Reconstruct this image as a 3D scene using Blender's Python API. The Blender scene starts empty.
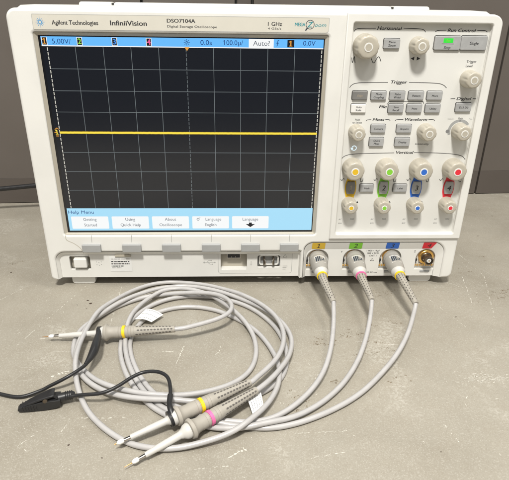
import bpy, bmesh, math, random
from mathutils import Vector, Matrix

S = 0.001                      # everything below is written in millimetres
C = bpy.context.scene.collection
random.seed(7)

# ------------------------------------------------------------------ camera, light, exposure
sc = bpy.context.scene
cam_d = bpy.data.cameras.new("camera")
cam = bpy.data.objects.new("camera", cam_d)
C.objects.link(cam)
cam_d.sensor_fit = 'HORIZONTAL'
cam_d.sensor_width = 36.0
cam_d.lens = 36.0 * 510.0 / 509.0
cam_d.clip_start = 0.01
cam_d.clip_end = 50.0
right = Vector((0.99920554, 0.03745728 * -1, 0.01361012))
down = Vector((-0.00353964, -0.4235669, -0.90585791))
fwd = Vector((0.03969577, 0.90509007, -0.42336298))
m = Matrix(((right.x, -down.x, -fwd.x), (right.y, -down.y, -fwd.y), (right.z, -down.z, -fwd.z)))
cam.matrix_world = Matrix.Translation(Vector((-23.4, -507.4, 295.0)) * S) @ m.to_4x4()
sc.camera = cam

w = bpy.data.worlds.new("World")
sc.world = w
w.use_nodes = True
# a dim room: dark at eye level and below, a bright ceiling
_nt = w.node_tree
_bg = _nt.nodes['Background']
_bg.inputs[0].default_value = (1.0, 0.98, 0.945, 1)
_tc0 = _nt.nodes.new('ShaderNodeTexCoord')
_sx = _nt.nodes.new('ShaderNodeSeparateXYZ')
_mr = _nt.nodes.new('ShaderNodeMapRange')
_mr.interpolation_type = 'SMOOTHSTEP'
_mr.inputs[1].default_value, _mr.inputs[2].default_value = 0.0, 0.75
_mr.inputs[3].default_value, _mr.inputs[4].default_value = 0.08, 0.80
_nt.links.new(_tc0.outputs['Generated'], _sx.inputs[0])
_nt.links.new(_sx.outputs[2], _mr.inputs[0])
_nt.links.new(_mr.outputs[0], _bg.inputs[1])

def area(name, loc, target, sx, sy, power, col):
    d = bpy.data.lights.new(name, 'AREA')
    d.shape = 'RECTANGLE'
    d.size, d.size_y, d.energy, d.color = sx, sy, power, col
    o = bpy.data.objects.new(name, d)
    C.objects.link(o)
    o.location = loc
    o.rotation_euler = (Vector(target) - Vector(loc)).to_track_quat('-Z', 'Y').to_euler()
    return o
area("ceiling_lamp_front", (-0.14, -1.04, 1.75), (0.0, -0.05, 0.1), 0.24, 0.20, 44.5, (1.0, 0.972, 0.915))
area("ceiling_lamp_side", (0.62, -0.36, 1.75), (0.05, -0.08, 0.0), 0.25, 0.25, 7.0, (1.0, 0.972, 0.915))

vs = sc.view_settings
vs.view_transform = 'Standard'
vs.look = 'None'
vs.exposure = 0.0
vs.gamma = 1.0

# ------------------------------------------------------------------ materials
def lin(r, g, b):
    f = lambda c: (c / 255 / 12.92) if c / 255 <= 0.04045 else ((c / 255 + 0.055) / 1.055) ** 2.4
    return (f(r), f(g), f(b), 1)

def mat(name, col, rough=0.5, metal=0.0, spec=0.5, var=0.0, vscale=60, bump=0.0, bscale=900, sss=0.0, coat=0.0):
    mt = bpy.data.materials.new(name)
    mt.use_nodes = True
    nt = mt.node_tree
    b = nt.nodes['Principled BSDF']
    col = tuple(col[:3]) + (1,)
    b.inputs['Base Color'].default_value = col
    b.inputs['Roughness'].default_value = rough
    b.inputs['Metallic'].default_value = metal
    b.inputs['Specular IOR Level'].default_value = spec
    b.inputs['Coat Weight'].default_value = coat
    tc = nt.nodes.new('ShaderNodeTexCoord')
    if var:
        n = nt.nodes.new('ShaderNodeTexNoise')
        n.inputs['Scale'].default_value = vscale
        n.inputs['Detail'].default_value = 5
        nt.links.new(tc.outputs['Object'], n.inputs['Vector'])
        r = nt.nodes.new('ShaderNodeMapRange')
        r.inputs[1].default_value, r.inputs[2].default_value = 0.3, 0.7
        r.inputs[3].default_value, r.inputs[4].default_value = 1 - var, 1 + var
        nt.links.new(n.outputs['Fac'], r.inputs[0])
        mx = nt.nodes.new('ShaderNodeVectorMath')
        mx.operation = 'SCALE'
        mx.inputs[0].default_value = col[:3]
        nt.links.new(r.outputs[0], mx.inputs['Scale'])
        nt.links.new(mx.outputs[0], b.inputs['Base Color'])
        rr = nt.nodes.new('ShaderNodeMapRange')
        rr.inputs[1].default_value, rr.inputs[2].default_value = 0.3, 0.7
        rr.inputs[3].default_value, rr.inputs[4].default_value = max(0, rough - .08), min(1, rough + .08)
        nt.links.new(n.outputs['Fac'], rr.inputs[0])
        nt.links.new(rr.outputs[0], b.inputs['Roughness'])
    if bump:
        n2 = nt.nodes.new('ShaderNodeTexNoise')
        n2.inputs['Scale'].default_value = bscale
        n2.inputs['Detail'].default_value = 3
        nt.links.new(tc.outputs['Object'], n2.inputs['Vector'])
        bp = nt.nodes.new('ShaderNodeBump')
        bp.inputs['Strength'].default_value = bump
        bp.inputs['Distance'].default_value = 0.0003
        nt.links.new(n2.outputs['Fac'], bp.inputs['Height'])
        nt.links.new(bp.outputs[0], b.inputs['Normal'])
    return mt

def glow(name, rgb, strength=1.0, rough=0.3):
    mt = bpy.data.materials.new(name)
    mt.use_nodes = True
    b = mt.node_tree.nodes['Principled BSDF']
    b.inputs['Base Color'].default_value = (0.004, 0.004, 0.005, 1)
    b.inputs['Roughness'].default_value = rough
    b.inputs['Emission Color'].default_value = lin(*rgb)
    b.inputs['Emission Strength'].default_value = strength
    return mt

M = dict(
    white=mat('warm_white_plastic', (0.77, 0.762, 0.725), .40, var=.03, vscale=25, bump=.12, bscale=1500),
    panel=mat('light_grey_panel_plastic', (0.745, 0.74, 0.705), .45, var=.015, vscale=30, bump=.1, bscale=1500),
    plate=mat('nameplate_plastic', (0.66, 0.635, 0.56), .38, var=.015),
    frame=mat('beige_screen_frame_plastic', (0.47, 0.435, 0.36), .45, var=.02),
    button=mat('grey_button_rubber', (0.385, 0.388, 0.386), .40, var=.06, vscale=200, bump=.1),
    button_d=mat('dark_grey_button_rubber', (0.205, 0.20, 0.19), .45, var=.06, vscale=200),
    button_w=mat('backlit_white_button', (0.80, 0.79, 0.76), .4),
    softkey=mat('softkey_rubber', (0.36, 0.365, 0.36), .5, var=.04, vscale=150),
    knob=mat('beige_knob_plastic', (0.47, 0.435, 0.36), .34, var=.06, vscale=120, bump=.1),
    ink=mat('black_ink', (0.03, 0.03, 0.032), .6),
    ink_g=mat('grey_ink', (0.22, 0.22, 0.22), .6),
    ink_f=mat('faint_grey_ink', (0.42, 0.42, 0.40), .6),
    ink_e=mat('dim_amber_ink', (0.34, 0.29, 0.22), .6),
    ink_w=glow('lit_arrow', (226, 246, 252), 1.0),
    navy=mat('dark_blue_ink', lin(40, 52, 66), .6),
    teal=mat('teal_ink', lin(40, 140, 150), .6),
    logo=mat('light_blue_ink', lin(70, 150, 205), .6),
    yellow=mat('yellow_paint', lin(225, 184, 40), .5, var=.05),
    green=mat('green_paint', lin(132, 205, 60), .5, var=.05),
    blue=mat('blue_paint', lin(48, 106, 200), .5, var=.05),
    red=mat('red_paint', lin(226, 48, 62), .5, var=.05),
    pink=mat('pink_rubber_band', lin(232, 110, 165), .5, var=.05),
    yband=mat('yellow_rubber_band', lin(240, 205, 30), .5, var=.05),
    tag_y=mat('ochre_label', lin(228, 190, 60), .5),
    led=glow('lit_green_led', (60, 235, 70), 1.0),
    dark=mat('dark_cavity_plastic', (0.035, 0.033, 0.03), .6),
    black=mat('black_plastic', (0.018, 0.018, 0.019), .38, var=.1, vscale=200, bump=.1),
    gold=mat('gold_plating', (0.85, 0.52, 0.16), .30, metal=.9, var=.1, vscale=300),
    steel=mat('nickel_metal', (0.55, 0.52, 0.48), .3, metal=1.0, var=.1, vscale=300),
    brownmetal=mat('tarnished_nickel', (0.16, 0.13, 0.10), .35, metal=.8, var=.2, vscale=300),
    cable=mat('grey_cable_jacket', (0.46, 0.448, 0.44), .30, var=.05, vscale=90),
    pod=mat('grey_pod_plastic', (0.345, 0.328, 0.295), .36, var=.07, vscale=120, bump=.1),
    boot=mat('grey_boot_rubber', (0.375, 0.348, 0.30), .6, var=.05, vscale=150, bump=.15),
    hole=mat('boot_slot_shadow', (0.11, 0.10, 0.09), .7),
    sleeve=mat('pale_grey_tip_plastic', (0.58, 0.565, 0.53), .35, var=.04),
    paper=mat('white_paper_label', (0.80, 0.80, 0.78), .55, var=.02),
    tin=mat('copper_tip', (0.6, 0.33, 0.14), .35, metal=.8),
)

# ------------------------------------------------------------------ mesh helpers
class MB:
    """collects geometry in millimetres, then links it as ONE mesh object"""
    def __init__(s):
        s.v, s.f, s.mi, s.mats = [], [], [], []
    def _m(s, m):
        m = M[m] if isinstance(m, str) else m
        if m not in s.mats:
            s.mats.append(m)
        return s.mats.index(m)
    def geo(s, vs, fs, m):
        k, o = s._m(m), len(s.v)
        s.v += [tuple(p) for p in vs]
        for f in fs:
            s.f.append([i + o for i in f])
            s.mi.append(k)
        return s
    def box(s, x0, x1, y0, y1, z0, z1, m, bev=0.0):
        bm = bmesh.new()
        bmesh.ops.create_cube(bm, size=1)
        for v in bm.verts:
            v.co = Vector(((x0 + x1) / 2 + v.co.x * (x1 - x0), (y0 + y1) / 2 + v.co.y * (y1 - y0), (z0 + z1) / 2 + v.co.z * (z1 - z0)))
        if bev:
            bmesh.ops.bevel(bm, geom=bm.edges[:], offset=bev, segments=3, profile=.5, affect='EDGES')
        bm.verts.index_update()
        s.geo([v.co.copy() for v in bm.verts], [[v.index for v in f.verts] for f in bm.faces], m)
        bm.free()
        return s
    def plate(s, outer, holes, y0, y1, m, bev=0.0, res=2):
        """flat shape in the (x, z) plane, between depth y0 (front) and y1 (back), rounded edges"""
        vs, fs = shape2d(outer, holes, (y1 - y0) / 2 - bev, bev, res)
        ym = (y0 + y1) / 2
        return s.geo([(p[0], ym - p[2], p[1]) for p in vs], fs, m)
    def flat(s, pts, y, m):
        vs, fs = shape2d(pts, [], 0, 0, 0)
        return s.geo([(p[0], y, p[1]) for p in vs], fs, m)
    def stroke(s, pts, wd, y, m):
        P = [Vector(p) for p in pts]
        vs = []
        for i, p in enumerate(P):
            t = (P[min(i + 1, len(P) - 1)] - P[max(i - 1, 0)])
            t.normalize()
            n = Vector((-t.y, t.x)) * wd / 2
            vs += [(p.x + n.x, y, p.y + n.y), (p.x - n.x, y, p.y - n.y)]
        return s.geo(vs, [[2 * i, 2 * i + 1, 2 * i + 3, 2 * i + 2] for i in range(len(P) - 1)], m)
    def disc(s, x, z, r, y, m, n=28, r0=0.0):
        a = [2 * math.pi * i / n for i in range(n)]
        o = [(x + r * math.cos(t), y, z + r * math.sin(t)) for t in a]
        if r0:
            o += [(x + r0 * math.cos(t), y, z + r0 * math.sin(t)) for t in a]
            return s.geo(o, [[i, (i + 1) % n, n + (i + 1) % n, n + i] for i in range(n)], m)
        return s.geo(o, [list(range(n))], m)
    def text(s, body, x, z, h, y, m, align='C', width=None, shear=0.0, bold=0.0, up=None):
        vs, fs = text2d(body, bold, shear)
        k = h / CAP
        xs = [p[0] for p in vs]
        x0, x1 = min(xs), max(xs)
        kx = width / (x1 - x0) if width else k
        ox = {'C': (x0 + x1) / 2, 'L': x0, 'R': x1}[align]
        copies = [(0, 0)] if bold <= 0 else [(0, 0), (bold * h * .9, .006), (-bold * h * .9, .012), (0, .018)]
        for i, (dx_, dy_) in enumerate(copies):
            dz_ = bold * h * .55 if i == 3 else 0
            s.geo([(x + dx_ + (p[0] - ox) * kx, y + dy_, z + dz_ + (p[1] - CAP / 2) * k) for p in vs], fs, m)
        return s
    def lathe(s, p0, axis, prof, m, n=32, lobes=0, lobe=None):
        """profile [(along, radius)] turned round axis; the first and last points are capped if radius > 0"""
        a = Vector(axis).normalized()
        u = a.orthogonal().normalized()
        v = a.cross(u)
        p0 = Vector(p0)
        vs, fs = [], []
        for j, (t, r) in enumerate(prof):
            for i in range(n):
                th = 2 * math.pi * i / n
                rr = r
                if lobes and lobe:
                    rr = r - lobe[j] * max(0.0, math.cos(lobes * th)) ** 2
                vs.append(p0 + a * t + (u * math.cos(th) + v * math.sin(th)) * rr)
        for j in range(len(prof) - 1):
            for i in range(n):
                q = (i + 1) % n
                fs.append([j * n + i, j * n + q, (j + 1) * n + q, (j + 1) * n + i])
        fs.append(list(range(n))[::-1])
        fs.append([(len(prof) - 1) * n + i for i in range(n)])
        return s.geo(vs, fs, m)
    def tube(s, pts, rad, m, n=12, flat=1.0):
        P = [Vector(p) for p in pts]
        R = rad if isinstance(rad, (list, tuple)) else [rad] * len(P)
        vs, fs = [], []
        up = None
        for i, p in enumerate(P):
            t = (P[min(i + 1, len(P) - 1)] - P[max(i - 1, 0)]).normalized()
            if up is None:
                up = t.orthogonal().normalized()
            up = (up - t * up.dot(t)).normalized()
            b = t.cross(up)
            for k in range(n):
                th = 2 * math.pi * k / n
                vs.append(p + (up * math.cos(th) + b * math.sin(th)) * R[i])
        for i in range(len(P) - 1):
            for k in range(n):
                q = (k + 1) % n
                fs.append([i * n + k, i * n + q, (i + 1) * n + q, (i + 1) * n + k])
        fs.append(list(range(n))[::-1])
        fs.append([(len(P) - 1) * n + k for k in range(n)])
        return s.geo(vs, fs, m)
    def build(s, name, parent=None, smooth=35, label=None, root=None):
        me = bpy.data.meshes.new(name)
        xs, ys, zs = zip(*s.v)
        c = Vector(((min(xs) + max(xs)) / 2, (min(ys) + max(ys)) / 2, (min(zs) + max(zs)) / 2))
        if root:
            c = Vector(root)
        me.from_pydata([(Vector(p) - c) * S for p in s.v], [], s.f)
        for m in s.mats:
            me.materials.append(m)
        me.polygons.foreach_set('material_index', s.mi)
        bm = bmesh.new()
        bm.from_mesh(me)
        bmesh.ops.recalc_face_normals(bm, faces=bm.faces)
        bm.to_mesh(me)
        bm.free()
        if smooth:
            me.shade_smooth()
            me.set_sharp_from_angle(angle=math.radians(smooth))
        o = bpy.data.objects.new(name, me)
        if smooth and smooth <= 45:
            wn = o.modifiers.new('weighted_normal', 'WEIGHTED_NORMAL')   # flat faces stay flat beside rounded edges
            wn.keep_sharp = True
            wn.weight = 80
        C.objects.link(o)
        o.location = c * S
        if parent:
            o.parent = parent
            wp = Vector((0, 0, 0))
            q = parent
            while q:
                wp += q.location
                q = q.parent
            o.location = c * S - wp
        if label:
            o['label'] = label
        return o

def shape2d(outer, holes, ext, bev, res):
    cu = bpy.data.curves.new('tmp', 'CURVE')
    cu.dimensions = '2D'
    cu.fill_mode = 'BOTH'
    for loop in [outer] + holes:
        sp = cu.splines.new('POLY')
        sp.points.add(len(loop) - 1)
        for i, p in enumerate(loop):
            sp.points[i].co = (p[0], p[1], 0, 1)
        sp.use_cyclic_u = True
    cu.extrude = max(ext, 0)
    cu.bevel_depth = bev
    cu.bevel_resolution = res
    cu.offset = -bev
    return curve_geo(cu)

def curve_geo(cu):
    o = bpy.data.objects.new('tmp', cu)
    me = bpy.data.meshes.new_from_object(o)
    vs = [v.co.copy() for v in me.vertices]
    fs = [list(p.vertices) for p in me.polygons]
    bpy.data.objects.remove(o)
    bpy.data.curves.remove(cu)
    bpy.data.meshes.remove(me)
    return vs, fs

def flag_ones(body, shear, vs, fs):
    """the built-in font draws 1 as a bare bar: give it its flag, and a foot where it stands alone"""
    if '1' not in body or any(ch in 'liIjEFHLTtr|!' for ch in body):
        return vs, fs
    par = list(range(len(vs)))
    def find(i):
        while par[i] != i:
            par[i] = par[par[i]]
            i = par[i]
        return i
    for f in fs:
        for i in f[1:]:
            par[find(i)] = find(f[0])
    isl = {}
    for i in range(len(vs)):
        isl.setdefault(find(i), []).append(i)
    for ids in isl.values():
        xs = [vs[i][0] - shear * vs[i][1] for i in ids]
        zs = [vs[i][1] for i in ids]
        w_, h_ = max(xs) - min(xs), max(zs) - min(zs)
        if h_ > .55 and w_ < .16:
            x0, z0, z1 = min(xs), min(zs), max(zs)
            polys = [[(x0 - .15, z1 - .20), (x0 - .15, z1 - .12), (x0 + .001, z1), (x0 + .001, z1 - .11)]]
            if body == '1':
                polys.append([(x0 - .14, z0), (x0 + w_ + .14, z0), (x0 + w_ + .14, z0 - .0 + .075), (x0 - .14, z0 + .075)])
            for p in polys:
                o = len(vs)
                vs += [Vector((x + shear * z, z, 0)) for x, z in p]
                fs.append([o, o + 1, o + 2, o + 3])
    return vs, fs

_tc = {}
def text2d(body, bold=0.0, shear=0.0):
    key = (body, shear)
    if key not in _tc:
        cu = bpy.data.curves.new('tmp', 'FONT')
        cu.body = body
        cu.size = 1
        cu.shear = shear
        cu.resolution_u = 3
        _tc[key] = flag_ones(body, shear, *curve_geo(cu))
    return _tc[key]
_h = text2d('H')[0]
CAP = max(p[1] for p in _h)

def rrect(x0, x1, z0, z1, r, n=6):
    rs = r if isinstance(r, (list, tuple)) else [r] * 4     # bl, br, tr, tl
    out = []
    for (cx, cz, a0, q) in ((x0, z0, 180, 0), (x1, z0, 270, 1), (x1, z1, 0, 2), (x0, z1, 90, 3)):
        rr = rs[q]
        sx, sz = (1 if cx == x0 else -1), (1 if cz == z0 else -1)
        if rr <= 0:
            out.append((cx, cz))
            continue
        for i in range(n + 1):
            a = math.radians(a0 + 90 * i / n)
            out.append((cx + sx * rr + rr * math.cos(a), cz + sz * rr + rr * math.sin(a)))
    return out

def smooth_pts(P, n=6):
    P = [Vector(p) for p in P]
    Q = [P[0] * 2 - P[1]] + P + [P[-1] * 2 - P[-2]]
    out = []
    for i in range(1, len(Q) - 2):
        a, b, c, d = Q[i - 1:i + 3]
        for k in range(n):
            t = k / n
            out.append(.5 * ((2 * b) + (c - a) * t + (2 * a - 5 * b + 4 * c - d) * t * t + (-a + 3 * b - 3 * c + d) * t ** 3))
    out.append(P[-1])
    return out

def arc(cx, cz, r, a0, a1, n=16):
    return [(cx + r * math.cos(math.radians(a0 + (a1 - a0) * i / n)), cz + r * math.sin(math.radians(a0 + (a1 - a0) * i / n))) for i in range(n + 1)]

def thing(name, label, cat, loc, group=None):
    o = bpy.data.objects.new(name, None)
    o.empty_display_size = .02
    C.objects.link(o)
    o.location = Vector(loc) * S
    o['label'], o['category'] = label, cat
    if group:
        o['group'] = group
    return o

def tube_between(s, p, q, r, m, n=16):
    s.tube([p, q], r, m, n)

# ------------------------------------------------------------------ the setting: table top and panel wall
def desk_material():
    mt = bpy.data.materials.new('worn_grey_laminate')
    mt.use_nodes = True
    nt = mt.node_tree
    L = nt.links.new
    b = nt.nodes['Principled BSDF']
    tc = nt.nodes.new('ShaderNodeTexCoord')
    def noise(scale, det=4, rough=.55, vec=None, dist=0.0):
        n = nt.nodes.new('ShaderNodeTexNoise')
        n.inputs['Scale'].default_value = scale
        n.inputs['Detail'].default_value = det
        n.inputs['Roughness'].default_value = rough
        n.inputs['Distortion'].default_value = dist
        L(vec or tc.outputs['Object'], n.inputs['Vector'])
        return n.outputs['Fac']
    def ramp(fac, a, bb, lo=0.0, hi=1.0):
        r = nt.nodes.new('ShaderNodeMapRange')
        r.inputs[1].default_value, r.inputs[2].default_value = a, bb
        r.inputs[3].default_value, r.inputs[4].default_value = lo, hi
        L(fac, r.inputs[0])
        return r.outputs[0]
    def math_(op, a, c):
        q = nt.nodes.new('ShaderNodeMath')
        q.operation = op
        for i, x in enumerate((a, c)):
            if isinstance(x, (int, float)):
                q.inputs[i].default_value = x
            else:
                L(x, q.inputs[i])
        return q.outputs[0]
    def mix(fac, c1, c2):
        q = nt.nodes.new('ShaderNodeMix')
        q.data_type = 'RGBA'
        for i, x in ((6, c1), (7, c2)):
            if isinstance(x, tuple):
                q.inputs[i].default_value = x
            else:
                L(x, q.inputs[i])
        L(fac, q.inputs[0])
        return q.outputs[2]
    big = ramp(noise(7, 5, .6), .35, .65)
    mid = ramp(noise(38, 5, .65), .35, .65)
    c = mix(big, (0.275, 0.248, 0.200, 1), (0.355, 0.324, 0.267, 1))
    c = mix(math_('MULTIPLY', mid, .45), c, (0.36, 0.337, 0.285, 1))
    fine = noise(1100, 2, .6)
    c = mix(math_('MULTIPLY', ramp(fine, .55, .72), .5), c, (0.53, 0.51, 0.45, 1))       # pale laminate speckle
    c = mix(math_('MULTIPLY', ramp(fine, .45, .30), .4), c, (0.24, 0.215, 0.17, 1))
    # fine worn scratches in three directions, only in worn areas
    for ang, sc_, th in ((25, 34, .70), (-50, 30, .71), (78, 40, .71), (-8, 28, .72)):
        mp = nt.nodes.new('ShaderNodeMapping')
        mp.inputs['Rotation'].default_value = (0, 0, math.radians(ang))
        mp.inputs['Scale'].default_value = (.10, 2.4, 1)
        L(tc.outputs['Object'], mp.inputs['Vector'])
        f = noise(sc_ * 6, 2, .5, mp.outputs[0], .3)
        msk = ramp(noise(14 + ang * .05, 3, .6), .52, .66)
        grain = ramp(noise(700, 2), .42, .58)
        fac = math_('MULTIPLY', math_('MULTIPLY', ramp(f, th, th + .05), msk), math_('MULTIPLY', grain, .65))
        c = mix(fac, c, (0.72, 0.70, 0.64, 1))
    # broad faint stains with an edge of their own
    st = ramp(noise(9, 3, .45, None, .6), .505, .545)
    c = mix(math_('MULTIPLY', st, .11), c, (0.25, 0.232, 0.19, 1))
    st2 = ramp(noise(13, 4, .6, None, .4), .60, .66)
    c = mix(math_('MULTIPLY', math_('MULTIPLY', st2, ramp(noise(420, 3, .6), .46, .58)), .28), c, (0.62, 0.60, 0.54, 1))
    # brown grime, patchy
    gr = math_('MULTIPLY', ramp(noise(16, 6, .7), .58, .70), ramp(noise(210, 5, .7), .54, .66))
    c = mix(math_('MULTIPLY', gr, .45), c, (0.19, 0.15, 0.105, 1))
    L(c, b.inputs['Base Color'])
    b.inputs['Specular IOR Level'].default_value = .4
    L(ramp(noise(30, 4), .3, .7, .42, .60), b.inputs['Roughness'])
    bp = nt.nodes.new('ShaderNodeBump')
    bp.inputs['Strength'].default_value = .25
    bp.inputs['Distance'].default_value = .0003
    L(fine, bp.inputs['Height'])
    L(bp.outputs[0], b.inputs['Normal'])
    return mt
M['desk'] = desk_material()
M['scratch'] = mat('pale_scratch', (0.62, 0.60, 0.53), .6, var=.15, vscale=600)
M['fleck'] = mat('dark_brown_fleck', (0.05, 0.03, 0.02), .6)
M['grime'] = mat('brown_grime', (0.17, 0.132, 0.088), .65, var=.25, vscale=500)

d = MB()
d.box(-950, 950, -620, 420, -30, 0, 'desk', 2.0)
rnd = random.Random(11)
def scratch(pts, wd=.55, prob=.75, seg=2.6):
    """a scratch: a broken row of thin flakes lying on the laminate"""
    for a, c in zip(pts[:-1], pts[1:]):
        a, c = Vector(a), Vector(c)
        n = max(1, int((c - a).length / seg))
        t = (c - a).normalized()
        nn = Vector((-t.y, t.x))
        for i in range(n):
            if rnd.random() > prob:
                continue
            p = a.lerp(c, i / n) + nn * rnd.gauss(0, .25)
            q = a.lerp(c, (i + rnd.uniform(.5, 1.1)) / n) + nn * rnd.gauss(0, .25)
            ww = wd * rnd.uniform(.4, 1.2)
            d.geo([(p.x - nn.x * ww * .3, p.y - nn.y * ww * .3, .06), (p.x + nn.x * ww * .3, p.y + nn.y * ww * .3, .06),
                   ((p.x + q.x) / 2 + nn.x * ww * .6, (p.y + q.y) / 2 + nn.y * ww * .6, .06),
                   (q.x + nn.x * ww * .2, q.y + nn.y * ww * .2, .06), (q.x - nn.x * ww * .3, q.y - nn.y * ww * .3, .06),
                   ((p.x + q.x) / 2 - nn.x * ww * .5, (p.y + q.y) / 2 - nn.y * ww * .5, .06)], [[0, 1, 2, 3, 4, 5]], 'scratch')
for pts, wd, pr in [
    ([(-90.8, -119.2), (-82, -121), (-75.8, -121.6)], .9, .9), ([(-71.1, -112), (-73.6, -124.9), (-75.9, -138.3)], .9, .85),
    ([(-36.7, -113.4), (-37.9, -121.7), (-41.6, -126.5)], 1.1, .95), ([(-28.4, -243.4), (-24.1, -240.8), (-16.9, -236.2), (-18.3, -232.2)], 1.2, .95),
    ([(-17, -236.2), (-13.7, -238)], 1.1, 1), ([(-159, -202.3), (-100.4, -202.6)], .8, .5), ([(-228, -110), (-191.7, 1.7)], .7, .5),
    ([(-147.4, -80.5), (-151.2, 0)], .7, .5), ([(-181.4, -153.5), (-172.2, -147.1), (-161.7, -144.7)], 1.6, .9),
    ([(-176, -150), (-163, -148)], 1.3, .7), ([(-153.9, -219), (-149.9, -193.4)], .6, .6), ([(269.1, 80.8), (276.5, 18.9), (245.9, -74.1)], .7, .55),
    ([(249.7, 19.2), (235.9, -41.1)], .8, .6), ([(274.9, 55.3), (291.3, 8.9)], .6, .55), ([(18.1, -222.2), (65.7, -219.9)], .5, .85),
    ([(-275.9, -27), (-255.4, 4.8)], .7, .6), ([(-184.7, -234.1), (-170.4, -213.7)], .6, .4), ([(191.8, -34.3), (212.2, -91.3)], .6, .4),
    ([(-219, -103), (-204.2, -96.9)], 1., .6), ([(137.2, -210.8), (146.5, -245.1)], .6, .4), ([(22.8, -246.4), (56.3, -240.2)], .5, .4),
    ([(-54.6, -253), (-26.9, -250.3)], .6, .4), ([(260, 0), (320, -60)], .5, .35), ([(225, 5), (262, -30)], .6, .5)]:
    scratch(pts, wd, pr)
for _ in range(190):                                # worn pale patch on the right
    x, y = rnd.gauss(196, 13), rnd.gauss(-163, 4.0)
    scratch([(x, y), (x + rnd.uniform(.6, 3.2), y - rnd.uniform(-.6, 1.6))], .5, .8)
for _ in range(480):                                # tiny pale nicks everywhere
    x, y, a, l = rnd.uniform(-330, 330), rnd.uniform(-290, 200), rnd.uniform(0, math.pi), rnd.uniform(.6, 2.0) * rnd.choice((.6, 1, 1, 2.2))
    scratch([(x, y), (x + l * math.cos(a), y + l * math.sin(a))], .45, .9)
def blot(x, y, r, m, z=.04):
    n = rnd.randint(6, 9)
    st = rnd.uniform(.45, 1.0)
    an = rnd.uniform(-.5, .5)
    pts = []
    for i in range(n):
        t = 2 * math.pi * i / n
        rr = r * rnd.uniform(.5, 1.15)
        px, py = rr * math.cos(t), rr * st * math.sin(t)
        pts.append((x + px * math.cos(an) - py * math.sin(an), y + px * math.sin(an) + py * math.cos(an), z))
    d.geo(pts, [list(range(n))], m)
for x, y, r in [(-181.9, -29.5, 1.9), (-177.3, -35.4, 2.3), (-190.9, -38.4, 1.1), (-179, -45.4, .7), (-288.2, 34.7, 1.1), (-117.8, -241.1, .9),
                (-144.7, -228.7, 1.0), (207.4, -67.9, 1.0), (126.4, -241.9, .8), (-101.4, -259.9, .5), (-211.7, -118.3, .5), (320, 134, 1.5),
                (374.7, 207.8, 1.8), (270, -18.3, 1.0), (-311.4, 162.6, 1.0), (258, -40, .8)]:
    blot(x, y, r, 'fleck')
k = 0
for x, y in [(58, -105), (79.3, -100.6), (92.4, -94.2), (114.4, -86.1), (140.7, -75.9), (94.4, -128.8), (110.6, -109.2), (65.9, -166.5), (25.8, -179.1),
             (27.6, -191.9), (141.9, -20.8), (149.4, -14.4), (119, -159.9), (280.2, -14), (277.5, -31.4), (247.5, -35.1), (204.5, 56.1), (37.9, -25.6),
             (15.4, -31.5), (128.2, -118.9), (-297.4, 61.8), (272, -24), (284, -20), (60, -112), (300, 70), (260, 30), (330, 20)]:
    for _ in range(rnd.randint(3, 6)):
        cx_, cy_, an_ = x + rnd.gauss(0, 6.0), y + rnd.gauss(0, 3.6), rnd.uniform(-.5, .5)
        for _ in range(rnd.randint(4, 11)):
            k += 1
            u_ = rnd.gauss(0, 2.6)
            blot(cx_ + u_ * math.cos(an_), cy_ + u_ * math.sin(an_) + rnd.gauss(0, .7), rnd.uniform(.2, .85), 'grime', .012 + .00005 * k)
desk = d.build('tabletop', smooth=0)
desk['kind'] = 'structure'
desk['label'] = 'worn grey laminate tabletop with pale scratches and brown flecks'
desk['category'] = 'tabletop'

# panel wall behind, turned a little against the instrument
def wall_material(name, col):
    mt = mat(name, col, .5, var=.05, vscale=9, bump=.15, bscale=500)
    return mt
M['wall'] = wall_material('taupe_painted_metal', (0.125, 0.108, 0.094))
M['strip_and_shade'] = wall_material('taupe_strip_and_foot_shade', (0.098, 0.083, 0.072))  # own colour of the narrow strip, and shade painted along the wall foot
wall = thing('wall', 'taupe metal panelled wall with dark gaps behind the instrument', 'wall', (0, 293, 0))
def wall_part(name, x0, x1, y0, y1, z0, z1, m, bev):
    o = MB().box(x0, x1, y0, y1, z0, z1, m, bev).build(name)
    loc = o.location.copy()
    o.parent = wall
    o.location = loc
    return o
wall_part('backing', -900, 900, 9, 30, 0.5, 690, 'dark', 0)
for x0, x1 in ((-900, -500), (-496, -153), (-149, -22), (5, 389.4), (392.6, 900)):
    wall_part('panel', x0, x1, -8, 8, 41.0, 690, 'wall', .6)
wall_part('strip', -18.5, 1.5, -3, 8, 40, 690, 'strip_and_shade', 1)
wall_part('wall_foot_shade', -900, 389.4, -7.9, 8.5, 1, 40.96, 'strip_and_shade', .4)  # flush lower wall, soft shade at its foot put into a darker colour
wall_part('wall_foot_shade', 392.6, 900, -7.9, 8.5, 1, 40.96, 'strip_and_shade', .4)
wall.rotation_euler = (0, 0, math.radians(3.2))

# ------------------------------------------------------------------ the oscilloscope
scope = thing('oscilloscope', 'white four channel benchtop oscilloscope with dark screen and knob panel', 'oscilloscope', (0, 80, 0))
X0, X1, Z0, Z1 = -226.5, 225.2, 11.0, 287.4
YF = -4.0                      # front of the display bezel
YP = -6.6                      # front of the raised control-panel frame

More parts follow.
